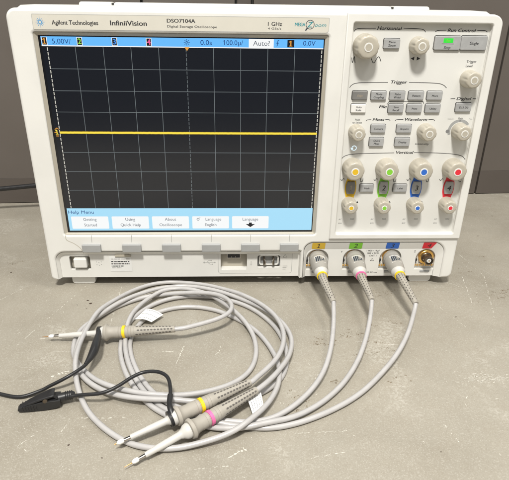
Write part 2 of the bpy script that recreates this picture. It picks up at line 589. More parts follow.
# case behind the bezel, with a slightly crowned top
c = MB()
prof = [(12, 287.0), (22, 289.4), (60, 289.9), (150, 288.6), (166, 284), (170, 270), (170, 22), (164, 13), (30, 12), (12, 12)]
def case_loop(x, k):
    return [(x, 80 + (y - 80) * k, 150 + (z - 150) * k) for y, z in prof]
loops = [case_loop(-214, .93), case_loop(-219, .97), case_loop(-221, 1), case_loop(220, 1), case_loop(218, .97), case_loop(213, .93)]
vs = sum(loops, [])
n = len(prof)
fs = [[j * n + i, j * n + (i + 1) % n, (j + 1) * n + (i + 1) % n, (j + 1) * n + i] for j in range(len(loops) - 1) for i in range(n)]
fs += [list(range(n))[::-1], [(len(loops) - 1) * n + i for i in range(n)]]
c.geo(vs, fs, 'white')
for i in range(9):             # side vents
    for x in (-222.0, 219.0):
        c.box(x, x + 3.2, 60 + i * 9, 64 + i * 9, 60, 140, 'dark', .3)
c.build('case', scope)

h = MB().box(-147.5, 144.0, 78, 98, 286.5, 292.6, 'white', 2.6)
handle = h.build('handle', scope)
for a, b in ((-183, -149.2), (145.7, 184.5)):
    MB().box(a, b, 77.5, 98.5, 286.0, 292.8, 'white', 2.6).build('hinge_arm', handle)
for x in (-148.3, 144.9):
    MB().box(x - .9, x + .9, 79, 97, 287, 292.0, 'dark', .3).build('hinge_gap', handle)

# bezel outline: rounded rectangle with two recesses open at the bottom
SO = (-201.8, 61.8, 67.6, 264.8)                 # screen opening at the glass
LX0, LX1, LZ = -218.6, 50.0, 45.2                # lower strip recess
BX0, BX1, BZ = 54.0, 211.6, 55.4                 # connector bay recess
outl = [(X0, Z0 + 4)]
outl = arc(X0 + 5, Z0 + 5, 5, 180, 270, 6)
def notch(x0, x1, zt, rl, rr, zb):
    return [(x0, zb)] + arc(x0 + rl, zt - rl, rl, 180, 90, 8) + arc(x1 - rr, zt - rr, rr, 90, 0, 8) + [(x1, zb)]
outl += notch(LX0, LX1, LZ, 11, 1.0, Z0) + [(BX0, Z0)] + notch(BX0, BX1, BZ, 10, 14, Z0)[1:]
outl += arc(X1 - 6, Z0 + 6, 6, 270, 360, 6) + arc(X1 - 9, Z1 - 9, 9, 0, 90, 8) + arc(X0 + 9, Z1 - 9, 9, 90, 180, 8)
screen_hole = rrect(-204.6, 64.6, 66.2, 267.4, 2.0)[::-1]
panel_hole = rrect(86.4, 216.4, 67.2, 279.4, 2.2)[::-1]
PX0 = 80.0
b = MB().plate(outl, [screen_hole, panel_hole], YF, 16, 'white', 2.6, 3)
bezel = b.build('front_bezel', scope, smooth=40)
# raised frame round the control panel
fr = [(PX0, 61.5), (X1 - .4, 61.5)] + arc(X1 - 9.4, Z1 - 9.4, 9, 0, 90, 8) + [(PX0, Z1 - .4)]
MB().plate(fr, [panel_hole], YP, YF + .6, 'white', 1.1, 2).build('panel_frame', scope, smooth=40)
# moulding line at the lower left corner of the display bezel
mo = MB()
mo.stroke(smooth_pts([(-203.5, 66), (-203.8, 61.5), (-202, 59.2), (-196, 56), (-190, 50.5), (-187, 44.2)]), .7, YF - .03, 'frame')
mo.build('moulding_line', scope)

def tray(name, x0, x1, zt, rl, rr, yb, oL, oT, oR, mtl):
    o = [(x0, Z0 + .6)] + arc(x0 + rl, zt - rl, rl, 180, 90, 8) + arc(x1 - rr, zt - rr, rr, 90, 0, 8) + [(x1, Z0 + .6)]
    a0, a1, az = x0 + oL, x1 - oR, zt - oT
    i = [(a0, Z0 + .6)] + arc(a0 + rl * .8, az - rl * .8, rl * .8, 180, 90, 8) + arc(a1 - rr * .8, az - rr * .8, rr * .8, 90, 0, 8) + [(a1, Z0 + .6)]
    t = MB()
    n = len(o)
    vs = [(p[0], YF + 1.0, p[1]) for p in o] + [(p[0], yb, p[1]) for p in i]
    t.geo(vs, [[k, k + 1, n + k + 1, n + k] for k in range(n - 1)], mtl)
    return t, i
# lower strip
t, inner = tray('lower_strip', LX0, LX1, LZ, 11, 1.0, 1.0, 2.5, 5.0, .6, 'white')
pb = rrect(-205.4, -183.0, 21.6, 38.0, 1.5)[::-1]
ub = rrect(-38.6, -9.2, 20.4, 40.2, 1.8)[::-1]
gb = rrect(2.6, 28.2, 23.0, 38.0, 2.0)[::-1]
t.plate(inner, [pb, ub, gb], 1.0, 4.0, 'white', .25, 1)
lower = t.build('lower_strip', scope, smooth=30)
ln = MB()
ol = rrect(-41.5, 41.5, 15.6, 41.0, [3, 3, .5, .5])
ln.stroke(ol[:] + [ol[0]], .45, .95, 'ink_f')
ln.build('outline_groove', lower)
ln = MB()
ln.stroke([(-184, 41.0), (-184.4, 37.5)], .4, .95, 'ink_f')
ln.build('outline_groove', lower)
ic = MB()
for k, (x, z) in enumerate([(-176.2, 31), (-173.6, 30.2), (-171, 31), (-176, 27.5), (-173.4, 26.8), (-171, 27.8)]):
    ic.disc(x, z, .55, .95, 'ink_f', 8)
ic.build('power_icon', lower)
ui = MB()
ui.stroke([(-57, 29.6), (-46, 29.6)], .5, .95, 'ink_f')
ui.disc(-57, 29.6, 1.1, .94, 'ink_f', 12)
ui.stroke([(-54.5, 29.6), (-52, 32.0), (-49.6, 32.0)], .5, .93, 'ink_f')
ui.stroke([(-53, 29.6), (-50.6, 27.4), (-48.4, 27.4)], .5, .93, 'ink_f')
ui.flat([(-46, 28.7), (-46, 30.5), (-43.8, 29.6)], .94, 'ink_f')
ui.disc(-49.2, 32.0, .7, .92, 'ink_f', 10)
ui.flat([(-48.6, 26.8), (-47.4, 26.8), (-47.4, 28.0), (-48.6, 28.0)], .92, 'ink_f')
ui.build('usb_icon', lower)
tri = MB()
tri.stroke([(31.2, 35.6), (35.8, 35.6), (33.5, 39.4), (31.2, 35.6)], .45, .95, 'ink_g')
tri.build('warning_icon', lower)
tri = MB()
for k in range(3):
    tri.stroke([(31.2, 24.6 - 2 * k), (36.6 - k, 24.6 - 2 * k)], .7, .95, 'ink_f')
tri.build('fine_print', lower)
tri = MB()
tri.stroke([(-4.6, 25.5), (-4.6, 31)], .5, .95, 'ink_f')
tri.stroke([(-5.9, 27.2), (-3.3, 27.2)], .5, .94, 'ink_f')
tri.build('ground_icon', lower)

# power switch in its well
w_ = MB().box(-205.6, -182.8, 8.0, 9.0, 21.4, 38.2, 'frame')
sw = w_.build('power_well', scope)
MB().box(-200.4, -186.2, -2.2, 8.2, 25.0, 36.2, 'white', 1.1).build('power_button', sw)
# USB opening
u = MB().box(-38.8, -9.0, 9.0, 10, 20.2, 40.4, 'frame').box(-38.8, -9, 3.9, 9, 20.0, 20.5, 'white')
usb = u.build('usb_well', scope)
p_ = MB().box(-31.8, -16.2, 3.0, 9.2, 33.6, 39.8, 'steel', .4)
p_.box(-30.9, -17.1, 2.9, 4.5, 34.5, 38.9, 'black')
p_.box(-29.5, -18.5, 2.7, 6, 36.7, 38.2, 'dark')
p_.box(-26.5, -26.1, 2.6, 4, 34.8, 36.4, 'steel').box(-22.2, -21.8, 2.6, 4, 34.8, 36.4, 'steel')
p_.build('usb_socket', usb)
# probe compensation terminals
g = MB().box(2.4, 28.4, 7.0, 8.0, 22.8, 38.2, 'softkey')
gw = g.build('terminal_well', scope)
for x, s_ in ((10.0, 1), (20.6, -1)):
    l = MB().box(x - .9, x + .9, -1.5, 7.2, 26.5, 35.0, 'brownmetal', .4)
    l.tube(smooth_pts([(x + .6 * s_, -1, 34), (x + 1.6 * s_, -2, 31), (x + .6 * s_, -1, 27.2)]), .75, 'steel', 8)
    l.build('terminal_lug', gw)
MB().plate(rrect(4.4, 26.8, 24.4, 37.0, 3.0), [rrect(6.0, 25.2, 25.8, 35.6, 2.2)[::-1]], 3.6, 5.2, 'white', .3, 1).build('terminal_rim', gw)

# paper sticker and badge
st = MB().plate(rrect(-161.6, -137.6, 19.0, 37.2, .4), [], .78, 1.0, 'paper', 0)
stk = st.build('sticker', scope, label='white paper sticker with small dark print')
sl = MB()
rnd2 = random.Random(5)
for r_, (z, wd, x_end) in enumerate([(34.6, .75, -139.5), (31.4, 1.2, -139.6), (28.6, 1.2, -140.0), (25.8, 1.2, -146.5), (23.6, .6, -149.5)]):
    x = -159.6
    if r_ in (1, 2, 3):
        x = -160
    while x < x_end:
        l = rnd2.uniform(1.0, 3.4)
        sl.flat(rrect(x, min(x + l, x_end), z - wd / 2, z + wd / 2, 0), .74, 'ink' if r_ else 'ink_g')
        x += l + rnd2.uniform(.4, .8)
sl.build('print', stk)
bd = MB().plate(rrect(-155, -137.6, 37.9, 40.6, [0, 0, 1.6, 1.6]), [], -.6, 1.4, 'frame', .3, 1)
bd.build('badge', scope)

# softkeys under the screen
for i, (a, c_) in enumerate([(-187.3, -167.4), (-144.4, -124.2), (-101.6, -81.4), (-58.6, -38.4), (-15.9, 4.4), (26.6, 47.0)]):
    sk = MB().plate(rrect(a, c_, 46.6, 55.6, .9), [], YF - 3.4, YF + 2, 'softkey', .7, 2).build('softkey', scope, smooth=40)
for x in (-176.8, -134.2, -91.4, -48.4, -5.8, 36.8):
    MB().stroke([(x + .3, 66), (x, 57.2)], .55, YF - .02, 'ink_f').build('softkey_line', bezel)

# name plate
np_ = MB().plate(rrect(-203.2, 64.0, 269.9, 282.5, [.6, 2.6, .6, .6]), [], YF - .12, YF + .5, 'plate', 0)
name = np_.build('name_plate', scope)
YN = YF - .16
ed = MB()
e_ = rrect(-203.2, 64.0, 269.9, 282.5, [.6, 2.6, .6, .6])
ed.stroke(e_ + [e_[0]], .35, YN, 'ink_f')
ed.build('edge_line', name)
lg = MB()
for k in range(12):
    a = 2 * math.pi * k / 12
    for j, rr in enumerate((1.5, 2.4, 3.3, 4.2)):
        if j == 3 and k % 3:
            continue
        lg.disc(-196.6 + rr * math.cos(a), 275.9 + rr * math.sin(a), .42 - .06 * j, YN, 'logo', 8)
lg.build('spark_logo', name)
tx = MB()
tx.text('Agilent Technologies', -186.2, 275.8, 3.6, YN, 'ink', 'L', 41.0, bold=.04)
tx.build('lettering', name)
tx = MB()
tx.text('InfiniiVision', -134.3, 275.9, 4.0, YN, 'ink', 'L', 32.6, bold=.05)
tx.build('lettering', name)
tx = MB()
tx.text('DSO7104A', -83.4, 278.4, 3.1, YN, 'ink', 'L', 25.4, bold=.05)
tx.text('Digital Storage Oscilloscope', -83.4, 273.7, 1.9, YN, 'ink', 'L', 45.0, bold=.03)
tx.build('lettering', name)
tx = MB()
tx.text('1 GHz', 8.0, 276.9, 3.2, YN, 'ink', 'L', 12.8, bold=.04)
tx.text('4 GSa/s', 8.0, 273.0, 1.7, YN, 'ink', 'L', 12.2, bold=.01)
tx.build('lettering', name)
mz = MB()
mz.text('MEGA', 37.4, 276.7, 2.9, YN, 'teal', 'C', 9.4, bold=.05)
mz.text('Z', 46.6, 276.7, 4.6, YN - .06, 'teal', 'C', 5.2, shear=.25, bold=.03)
mz.text('oom', 56.2, 276.5, 3.2, YN, 'teal', 'C', 10.6, shear=.2, bold=-.005)
mz.disc(46.6, 276.7, 4.0, YN, 'navy', 32, 3.45)
mz.stroke([(44.2, 273.8), (42.6, 271.6)], 1.1, YN - .03, 'navy')
mz.build('zoom_logo', name)

# ------------------------------------------------------------------ screen
sf = MB()
o_, i_ = rrect(-204.7, 64.7, 66.1, 267.5, 2.0), rrect(SO[0], SO[1], SO[2], SO[3], .6)
n = len(o_)
sf.geo([(p[0], YF + .8, p[1]) for p in o_] + [(p[0], -.35, p[1]) for p in i_], [[k, (k + 1) % n, n + (k + 1) % n, n + k] for k in range(n)], 'frame')
sf.build('screen_frame', scope, smooth=30)
M['lcd_black'] = glow('lcd_black_border', (10, 11, 14), 1.0, .22)
M['lcd_grid'] = glow('lcd_dark_field', (13, 18, 26), 1.0, .22)
M['lcd_line'] = glow('lcd_grid_line', (118, 126, 128), 1.0, .3)
M['lcd_dash'] = glow('lcd_dashed_line', (215, 212, 200), 1.0, .3)
M['lcd_blue'] = glow('lcd_blue_bar', (106, 188, 252), 1.0, .3)
M['lcd_menu'] = glow('lcd_pale_blue_menu', (168, 222, 248), 1.0, .3)
M['lcd_white'] = glow('lcd_white_button', (246, 248, 248), 1.0, .3)
M['lcd_text'] = glow('lcd_dark_blue_text', (30, 66, 130), 1.0, .3)
M['lcd_grey'] = glow('lcd_grey_text', (88, 96, 108), 1.0, .3)
M['lcd_key'] = glow('lcd_black_text', (22, 26, 32), 1.0, .3)
M['lcd_yel'] = glow('lcd_yellow_trace', (252, 226, 74), 1.0, .3)
M['lcd_yhalo'] = glow('lcd_dim_yellow_trace', (178, 150, 40), 1.0, .3)
M['lcd_grn'] = glow('lcd_green_mark', (150, 220, 70), 1.0, .3)
M['lcd_bl'] = glow('lcd_blue_mark', (70, 150, 240), 1.0, .3)
M['lcd_mag'] = glow('lcd_magenta_mark', (240, 90, 150), 1.0, .3)
M['lcd_org'] = glow('lcd_orange_mark', (232, 160, 60), 1.0, .3)

for k_ in ('lcd_black', 'lcd_grid'):
    M[k_].node_tree.nodes['Principled BSDF'].inputs['Specular IOR Level'].default_value = .75
s0 = MB().box(SO[0] - 1, SO[1] + 1, 0, 3, SO[2] - 1, SO[3] + 1, 'lcd_black')
screen = s0.build('screen', scope, smooth=0)
GX0, GX1, GZ0, GZ1 = -194.8, 59.6, 95.4, 255.6
gd = MB().flat([(-199.6, GZ0), (60.6, GZ0), (60.6, GZ1), (-199.6, GZ1)], -.06, 'lcd_grid')
gd.build('graticule_field', screen, smooth=0)
gl = MB()
for k in range(1, 10):
    x = GX0 + (GX1 - GX0) * k / 10
    if k != 5:
        gl.flat([(x - .2, GZ0), (x + .2, GZ0), (x + .2, GZ1), (x - .2, GZ1)], -.10, 'lcd_line')
for k in range(1, 8):
    z = GZ0 + (GZ1 - GZ0) * k / 8
    if k != 4:
        gl.flat([(GX0, z - .2), (GX1, z - .2), (GX1, z + .2), (GX0, z + .2)], -.13, 'lcd_line')
for x, wd in ((GX0, .38), ((GX0 + GX1) / 2, .24), (GX1, .38)):
    k = 0
    z = GZ0
    while z < GZ1 - 1:
        gl.flat([(x - wd, z), (x + wd, z), (x + wd, z + 2.9), (x - wd, z + 2.9)], -.16, 'lcd_dash' if wd > .3 else 'lcd_line')
        z += 4.0
gl.build('grid_lines', screen, smooth=0)
tr = MB()
zc = (GZ0 + GZ1) / 2
rt = random.Random(3)
P = [(GX0, zc)]
while P[-1][0] < 60.0:
    P.append((P[-1][0] + 1.3, zc + rt.uniform(-.07, .07)))
tr.stroke(P, 2.5, -.19, 'lcd_yhalo')
tr.stroke(P, 1.7, -.22, 'lcd_yel')
tr.build('trace_line', screen, smooth=0)
gm = MB()
gm.text('1', -197.6, zc + .4, 4.6, -.20, 'lcd_yel', 'C', bold=.03)
gm.stroke([(-199.3, zc + 3), (-197, zc + 4.6), (-195.6, zc + 3.2)], .7, -.18, 'lcd_org')
gm.stroke([(-198.8, zc - 3.4), (-196.2, zc - 3.4)], .8, -.18, 'lcd_org')
gm.stroke([(-200, zc + .2), (-197.6, zc)], .8, -.18, 'lcd_org')
gm.build('ground_marker', screen, smooth=0)
tm = MB().flat([(-69.0, GZ1 + .2), (-64.4, GZ1 + .2), (-66.7, GZ1 - 3.0)], -.2, 'lcd_org')
tm.build('trigger_marker', screen, smooth=0)
sb = MB().flat([(-199.6, 256.2), (60.8, 256.2), (60.8, 263.8), (-199.6, 263.8)], -.08, 'lcd_blue')
sb.flat([(-199.6, 255.4), (60.8, 255.4), (60.8, 256.2), (-199.6, 256.2)], -.09, 'lcd_white')
sb.build('status_bar', screen, smooth=0)
for x, d_, fg in ((-196.6, '1', 'lcd_org'), (-164.8, '2', 'lcd_grn'), (-133.0, '3', 'lcd_bl'), (-101.6, '4', 'lcd_mag')):
    ch = MB()
    ch.flat(rrect(x - 2.5, x + 2.5, 256.3, 263.4, 0), -.12, 'lcd_white')
    ch.flat(rrect(x - 2.0, x + 2.0, 256.7, 263.0, 0), -.16, 'lcd_key')
    ch.text(d_, x, 259.9, 4.6, -.22, fg, 'C', bold=.04)
    ch.build('channel_mark', screen, smooth=0)
ch = MB()
ch.flat(rrect(26.8, 33.2, 256.7, 263.2, 0), -.12, 'lcd_key')
ch.text('1', 30.0, 260.0, 4.8, -.18, 'lcd_org', 'C', bold=.04)
ch.build('trigger_source_mark', screen, smooth=0)
sx = MB()
sx.flat(rrect(-9.2, 14.0, 256.2, 263.7, 0), -.12, 'lcd_white')
sx.text('Auto?', 2.6, 260.0, 4.2, -.17, 'lcd_grey', 'C', 15.6)
sx.build('mode_field', screen, smooth=0)
sx = MB()
sx.text('5.00V/', -181.2, 259.8, 4.2, -.13, 'lcd_text', 'C', 17.0)
sx.build('scale_text', screen, smooth=0)
sx = MB()
sx.text('0.0s', -48.8, 260.1, 4.2, -.13, 'lcd_text', 'C', 10.6)
sx.build('delay_text', screen, smooth=0)
sx = MB()
sx.text('100.0\u00b5/', -23.8, 260.2, 4.2, -.13, 'lcd_text', 'C', 18.4)
sx.build('timebase_text', screen, smooth=0)
sx = MB()
sx.text('0.0V', 47.4, 260.5, 4.2, -.13, 'lcd_text', 'C', 11.6)
sx.build('level_text', screen, smooth=0)
sx = MB()
sx.stroke([(18.9, 262.6), (17.9, 262.6), (17.4, 257.8), (16.4, 257.8)], .6, -.13, 'lcd_text')
sx.stroke([(16.3, 260.3), (18.8, 260.3)], .6, -.15, 'lcd_text')
sx.build('edge_icon', screen, smooth=0)
sx = MB()
for k in range(8):
    a = math.pi * k / 4
    sx.stroke([(-66.7 + 1.5 * math.cos(a), 260.1 + 1.5 * math.sin(a)), (-66.7 + 2.8 * math.cos(a), 260.1 + 2.8 * math.sin(a))], .45, -.13, 'lcd_text')
sx.disc(-66.7, 260.1, 1.1, -.14, 'lcd_text', 16, .6)
sx.build('sun_icon', screen, smooth=0)
mb_ = MB().flat([(-199.6, 69.6), (60.8, 69.6), (60.8, 95.2), (-199.6, 95.2)], -.08, 'lcd_menu')
mb_.build('menu_bar', screen, smooth=0)
MB().text('Help Menu', -198.4, 91.0, 3.6, -.14, 'lcd_text', 'L', 26.5).build('menu_title', screen, smooth=0)
for (a, c_), ls in zip([(-196.4, -157.4), (-153.8, -114.8), (-111.2, -72.0), (-68.4, -29.0), (-25.6, 13.8)],
                       [('Getting', 'Started'), ('Using', 'Quick Help'), ('About', 'Oscilloscope'), ('Language', 'English'), ('Language', '')]):
    q = MB().flat(rrect(a, c_, 71.8, 86.0, 1.0), -.12, 'lcd_white')
    mid = (a + c_) / 2
    if ls[1] == 'English':
        q.text(ls[0], mid + 3, 82.6, 3.2, -.17, 'lcd_grey', 'C')
        q.disc(mid - 13.4, 82.6, 1.5, -.17, 'lcd_grey', 14, 1.0)
        q.stroke([(mid - 12.2, 83.8), (mid - 11.0, 84.6)], .4, -.18, 'lcd_grey')
    else:
        q.text(ls[0], mid, 82.6, 3.2, -.17, 'lcd_grey', 'C')
    if ls[1]:
        q.text(ls[1], mid, 76.2, 3.2, -.17, 'lcd_grey', 'C')
    else:
        q.flat([(mid - 1.6, 78.6), (mid - 1.6, 76.8), (mid - 5.0, 76.8), (mid, 73.2), (mid + 5.0, 76.8), (mid + 1.6, 76.8), (mid + 1.6, 78.6)], -.17, 'lcd_key')
    q.build('menu_button', screen, smooth=0)

# ------------------------------------------------------------------ control panel
YC = -1.0
cp = MB().plate(rrect(84, 218.5, 65, 281.5, .5), [], YC, 4, 'panel', 0)
panel = cp.build('control_panel', scope, smooth=0)
YL = YC - .06
le = MB()
def done(nm):
    global le
    le.build(nm, panel, smooth=0)
    le = MB()
def heading(text, x, z, h, wd, left, right):
    le.text(text, x, z, h, YL, 'ink', 'C', wd, shear=.2, bold=.055)
    for l in (left, right):
        if l:
            le.stroke(smooth_pts(l), .55, YL, 'ink')
    done('heading')
heading('Horizontal', 121.3, 274.4, 2.9, 23.0, [(88.3, 271.2), (89.8, 273.0), (93.6, 273.9), (108.4, 274.3)], [(134.3, 274.6), (149.3, 274.2), (153.4, 273.4), (155.6, 271.4)])
heading('Run Control', 189.6, 273.4, 2.9, 26.6, [(164.6, 271.8), (167, 273), (174.6, 273.4)], [(204.2, 273.6), (211.5, 273.4), (214, 272.2)])
heading('Trigger', 136.6, 226.4, 2.9, 15.8, [(88.8, 220.8), (90.4, 223.0), (94, 224.8), (102, 225.6), (125.8, 226.0)], [(146.4, 226.2), (172, 225.7), (180, 224.2), (184.2, 221.3)])
heading('Digital', 203.4, 211.2, 2.8, 14.6, [(190.0, 211.0), (194.6, 211.2)], [(212.2, 211.3), (215.6, 211.2)])
heading('Meas', 120.7, 190.3, 2.6, 11.6, [(108.2, 188.6), (109.4, 189.8), (113.4, 190.1)], [(127.6, 190.4), (131.4, 190.2), (132.6, 189.0)])
heading('Waveform', 158.6, 190.6, 2.7, 22.6, [(137.6, 189.0), (139, 190.2), (145.8, 190.5)], [(171.2, 190.7), (176.4, 190.4), (177.8, 189.2)])
heading('Vertical', 151.9, 156.8, 2.9, 18.0, [(86.6, 147.6), (87.6, 150.6), (91, 153.2), (98, 154.8), (116, 155.8), (141.0, 156.3)], [(161.6, 156.7), (190, 156.2), (206, 154.8), (213, 152.8), (216.2, 149.6)])
le.text('File', 123.6, 203.0, 3.0, YL, 'ink', 'C', 7.4, shear=.2, bold=.055)
le.stroke(smooth_pts([(127.6, 205.2), (129, 207.4), (132, 208.0), (160, 208.2), (163, 207.6), (164, 206)]), .5, YL, 'ink')
done('heading')
for i, t_ in enumerate(('Trigger', 'Level')):
    le.text(t_, 199.4, 245.9 - 4.0 * i, 2.2, YL, 'ink', 'L', bold=.02)
done('knob_caption')
for i, t_ in enumerate(('Push', 'to Select')):
    le.text(t_, 99.6, 190.0 - 2.9 * i, 1.8, YL, 'ink', 'C', bold=.02)
done('knob_caption')
le.text('Intensity', 168.6, 165.8, 2.0, YL, 'ink', 'C', 14.6, shear=.2, bold=.02)
done('knob_caption')
for i, t_ in enumerate(('Push', 'in')):
    le.text(t_, 203.6, 192.0 - 2.4 * i, 1.6, YL, 'ink', 'C', bold=.03)
le.text('Select', 193.6, 191.4, 1.7, YL, 'ink_f', 'C')
le.text('Pos', 214.0, 191.4, 1.7, YL, 'ink_f', 'C')
done('knob_caption')
# arrows and little waves
le.flat([(149.0 - 4.2, 248.1), (149.0 - .8, 249.8), (149.0 - .8, 246.4)], YL, 'ink')
le.flat([(149.9 + 4.2, 248.1), (149.9 + .8, 249.8), (149.9 + .8, 246.4)], YL, 'ink')
done('arrow_marks')
def wave(x, z, a, l, n=1.25, wd=.6, m='ink'):
    le.stroke([(x + l * (t / 24 - .5), z + a * math.sin(2 * math.pi * n * t / 24 + 2.4)) for t in range(25)], wd, YL, m)
    done('wave_mark')
wave(90.2, 246.6, 2.8, 3.8, 1.4)
wave(111.6, 246.6, 2.8, 10.0, 1.2)
for x in (99.0, 134.0, 169.0, 204.0):
    wave(x - 9.0, 127.6, 1.1, 4.0, 1.1, .55)
    le.stroke(smooth_pts([(x + 10.2, 130.0), (x + 10.0, 126.6), (x + 11.0, 125.2), (x + 12.4, 126.0), (x + 12.6, 128.8)]), .6, YL, 'ink')
    done('offset_mark')
    le.flat([(x + 7.8, 101.4), (x + 10.2, 101.4), (x + 9.0, 104.0)], YL, 'ink')
    le.flat([(x + 8.4, 97.8), (x + 10.0, 97.8), (x + 9.2, 96.2)], YL, 'ink')
    done('arrow_marks')
    le.text('AC', x - 7.6, 82.6, 1.7, YL, 'ink_g', 'C')
    le.text('50\u03a9', x + 5.4, 82.8, 1.7, YL, 'ink_g', 'C')
    le.text('BW', x - 7.2, 77.8, 1.7, YL, 'ink_g', 'C')
    done('coupling_caption')
ro = MB()
ro.stroke(arc(99.0, 161.2, 2.3, 200, 520, 24), .8, YL - .04, 'ink_w')
ro.flat([(95.2, 161.6), (98.4, 161.6), (96.8, 158.8)], YL - .05, 'ink_w')
ro.build('lit_turn_arrow', panel, smooth=0)
dg = MB()
aa = arc(204, 179.6, 11.4, 35, 205, 24) + arc(204, 179.6, 8.6, 205, 35, 24)
dg.flat(aa, YL, 'softkey')
dg.disc(192.6, 178.8, 1.9, YL - .03, 'ink_g', 18)
dg.build('select_arc', panel, smooth=0)

def button(x, z, wd, ht, lines, m='button', th=2.2, name='button', lab=None, r=1.0, tm='ink', h=1.9, bold=.04):
    f = YC - th
    b = MB().plate(rrect(x - wd / 2, x + wd / 2, z - ht / 2, z + ht / 2, r), [], f, YC + 1, m, .7, 2)
    o = b.build(name, scope, smooth=40, label=lab)
    q = MB()
    nl = len(lines)
    for i, t_ in enumerate(lines):
        zz = z + (nl - 1) * h * .78 - i * h * 1.56
        vs, _ = text2d(t_, bold, .1)
        nat = (max(p[0] for p in vs) - min(p[0] for p in vs)) * h / CAP
        q.text(t_, x, zz, h, f - .04, tm, 'C', min(nat, wd - 2.6), shear=.1, bold=bold)
    # dark joint round the button
    g_ = rrect(x - wd / 2 - .45, x + wd / 2 + .35, z - ht / 2 - .35, z + ht / 2 + .5, r + .3)
    q.flat(g_, YC - .10, 'dark')
    q.build('lettering', o, smooth=0)
    return o
dx, dz = -.3, .35
for x, z, wd, ht, ls in [(136.5, 213.4, 15.2, 8.3, ('Pulse', 'Width')), (118.1, 213.4, 15.2, 8.3, ('Mode', 'Coupling')),
                         (155.0, 213.6, 15.2, 8.3, ('Pattern',)), (173.4, 213.7, 15.2, 8.3, ('More',)), (136.6, 201.1, 15.2, 8.4, ('Save', 'Recall')),
                         (155.0, 201.2, 15.2, 8.4, ('Print',)), (173.5, 201.3, 15.2, 8.4, ('Utility',)), (204.1, 202.6, 15.6, 8.6, ('D15-D0',)),
                         (124.9, 260.8, 15.2, 8.9, ('Menu', 'Zoom')), (121.4, 181.1, 14.8, 8.4, ('Cursors',)), (121.2, 167.5, 14.8, 9.0, ('Quick', 'Meas')),
                         (147.6, 181.2, 15.2, 8.4, ('Acquire',)), (147.6, 167.6, 15.2, 9.0, ('Display',)), (116.5, 118.3, 14.6, 8.4, ('Math',)),
                         (152.0, 118.3, 14.6, 8.4, ('Label',))]:
    button(x + dx, z + dz, wd, ht, ls)
button(99.6 + dx, 213.3 + dz, 15.0, 8.3, ('Edge',), m='button_d', tm='ink_e')
button(99.4 + dx, 200.9 + dz, 14.8, 8.3, ('Auto', 'Scale'), m='button_w', lab='white auto scale button')
rs = button(177.7 + dx, 261.9 + dz, 25.0, 12.4, (), r=1.4, name='run_stop_button')
f = YC - 2.2
q = MB()
q.flat(rrect(173.0, 182.2, 262.6, 266.5, .4), f - .05, 'led')
q.text('Run', 177.7, 264.6, 1.7, f - .09, 'green', 'C', bold=.03)
q.stroke([(171.6, 261.6), (183.2, 261.6)], .4, f - .05, 'ink')
q.text('Stop', 177.4, 258.4, 2.4, f - .05, 'ink', 'C', shear=.15, bold=.03)
q.build('lit_legend', rs, smooth=0)
button(202.8 + dx, 262.1 + dz, 25.0, 12.6, ('Single',), r=1.4, h=2.5, name='single_button')

# channel strips and keys
for x, m_, d_ in ((99.3, 'yellow', '1'), (134.2, 'green', '2'), (169.3, 'blue', '3'), (204.2, 'red', '4')):
    s_ = MB()
    zt, zb = 133.0, 104.5
    L = smooth_pts([(x - 3.9, zb), (x - 4.6, 109), (x - 5.9, 114), (x - 6.1, 119), (x - 5.6, 124), (x - 4.2, 129), (x - 3.8, zt)])
    R = smooth_pts([(x + 3.8, zt), (x + 4.2, 129), (x + 5.6, 124), (x + 6.1, 119), (x + 5.9, 114), (x + 4.6, 109), (x + 3.9, zb)])
    s_.flat([(p[0], p[1]) for p in L + R], YL - .03, m_)
    s_.build('channel_strip', panel, smooth=0)
    ol = [(x - 3.7, 112.2), (x + 3.7, 112.2)] + [(x + 4.7, 116), (x + 4.9, 119), (x + 4.7, 122)] + [(x + 3.7, 125.8), (x - 3.7, 125.8)] + [(x - 4.7, 122), (x - 4.9, 119), (x - 4.7, 116)]
    o = MB().plate(ol, [], YC - 2.2, YC + 1, 'button_d' if d_ == '1' else 'button', .6, 2).build('channel_button', scope, smooth=40)
    q = MB().text(d_, x, 119, 5.4, YC - 2.25, 'ink_e' if d_ == '1' else 'ink', 'C', shear=.12, bold=.035)
    q.build('digit', o, smooth=0)

def knob(x, z, R, H, cap_r, disc_m, label=None, lobes=7, dimple=.75):
    """knob turned about the panel normal, with finger dimples and an inlaid disc"""
    prof = [(0, R), (1.0, R * 1.015), (1.8, R), (H * .35, R * .985), (H * .62, R * .965), (H * .80, R * .945), (H * .89, R * .92), (H * .955, R * .875), (H * .99, R * .80), (H, R * .70), (H, R * .5)]
    lob = [0, 0, 0, dimple * .25, dimple * .8, dimple, dimple * .9, dimple * .55, dimple * .15, 0, 0]
    k = MB().lathe((x, YC, z), (0, -1, 0), prof, 'knob', 70, lobes, lob)
    o = k.build('knob', scope, smooth=50, label=label)
    f = YC - H
    q = MB()
    q.lathe((x, f + .2, z), (0, -1, 0), [(0, cap_r), (.45, cap_r), (.6, cap_r * .94)], 'paper' if disc_m else 'panel', 28)
    q.disc(x, z, cap_r * .74, f - .45, disc_m or 'knob', 28)
    q.build('cap_inlay', o, smooth=40)
    return o
knob(99.2, 258.8, 11.2, 17.0, 4.0, None, 'large horizontal scale knob', 9, .7)
knob(149.3, 259.9, 8.0, 14.5, 3.7, None)
knob(203.8, 230.3, 8.3, 14.5, 3.7, None)
knob(99.0, 178.2, 7.7, 14.5, 3.5, None)
knob(169.2, 179.0, 8.2, 14.5, 3.6, None)
knob(204.3, 179.6, 8.2, 14.5, 3.6, None)
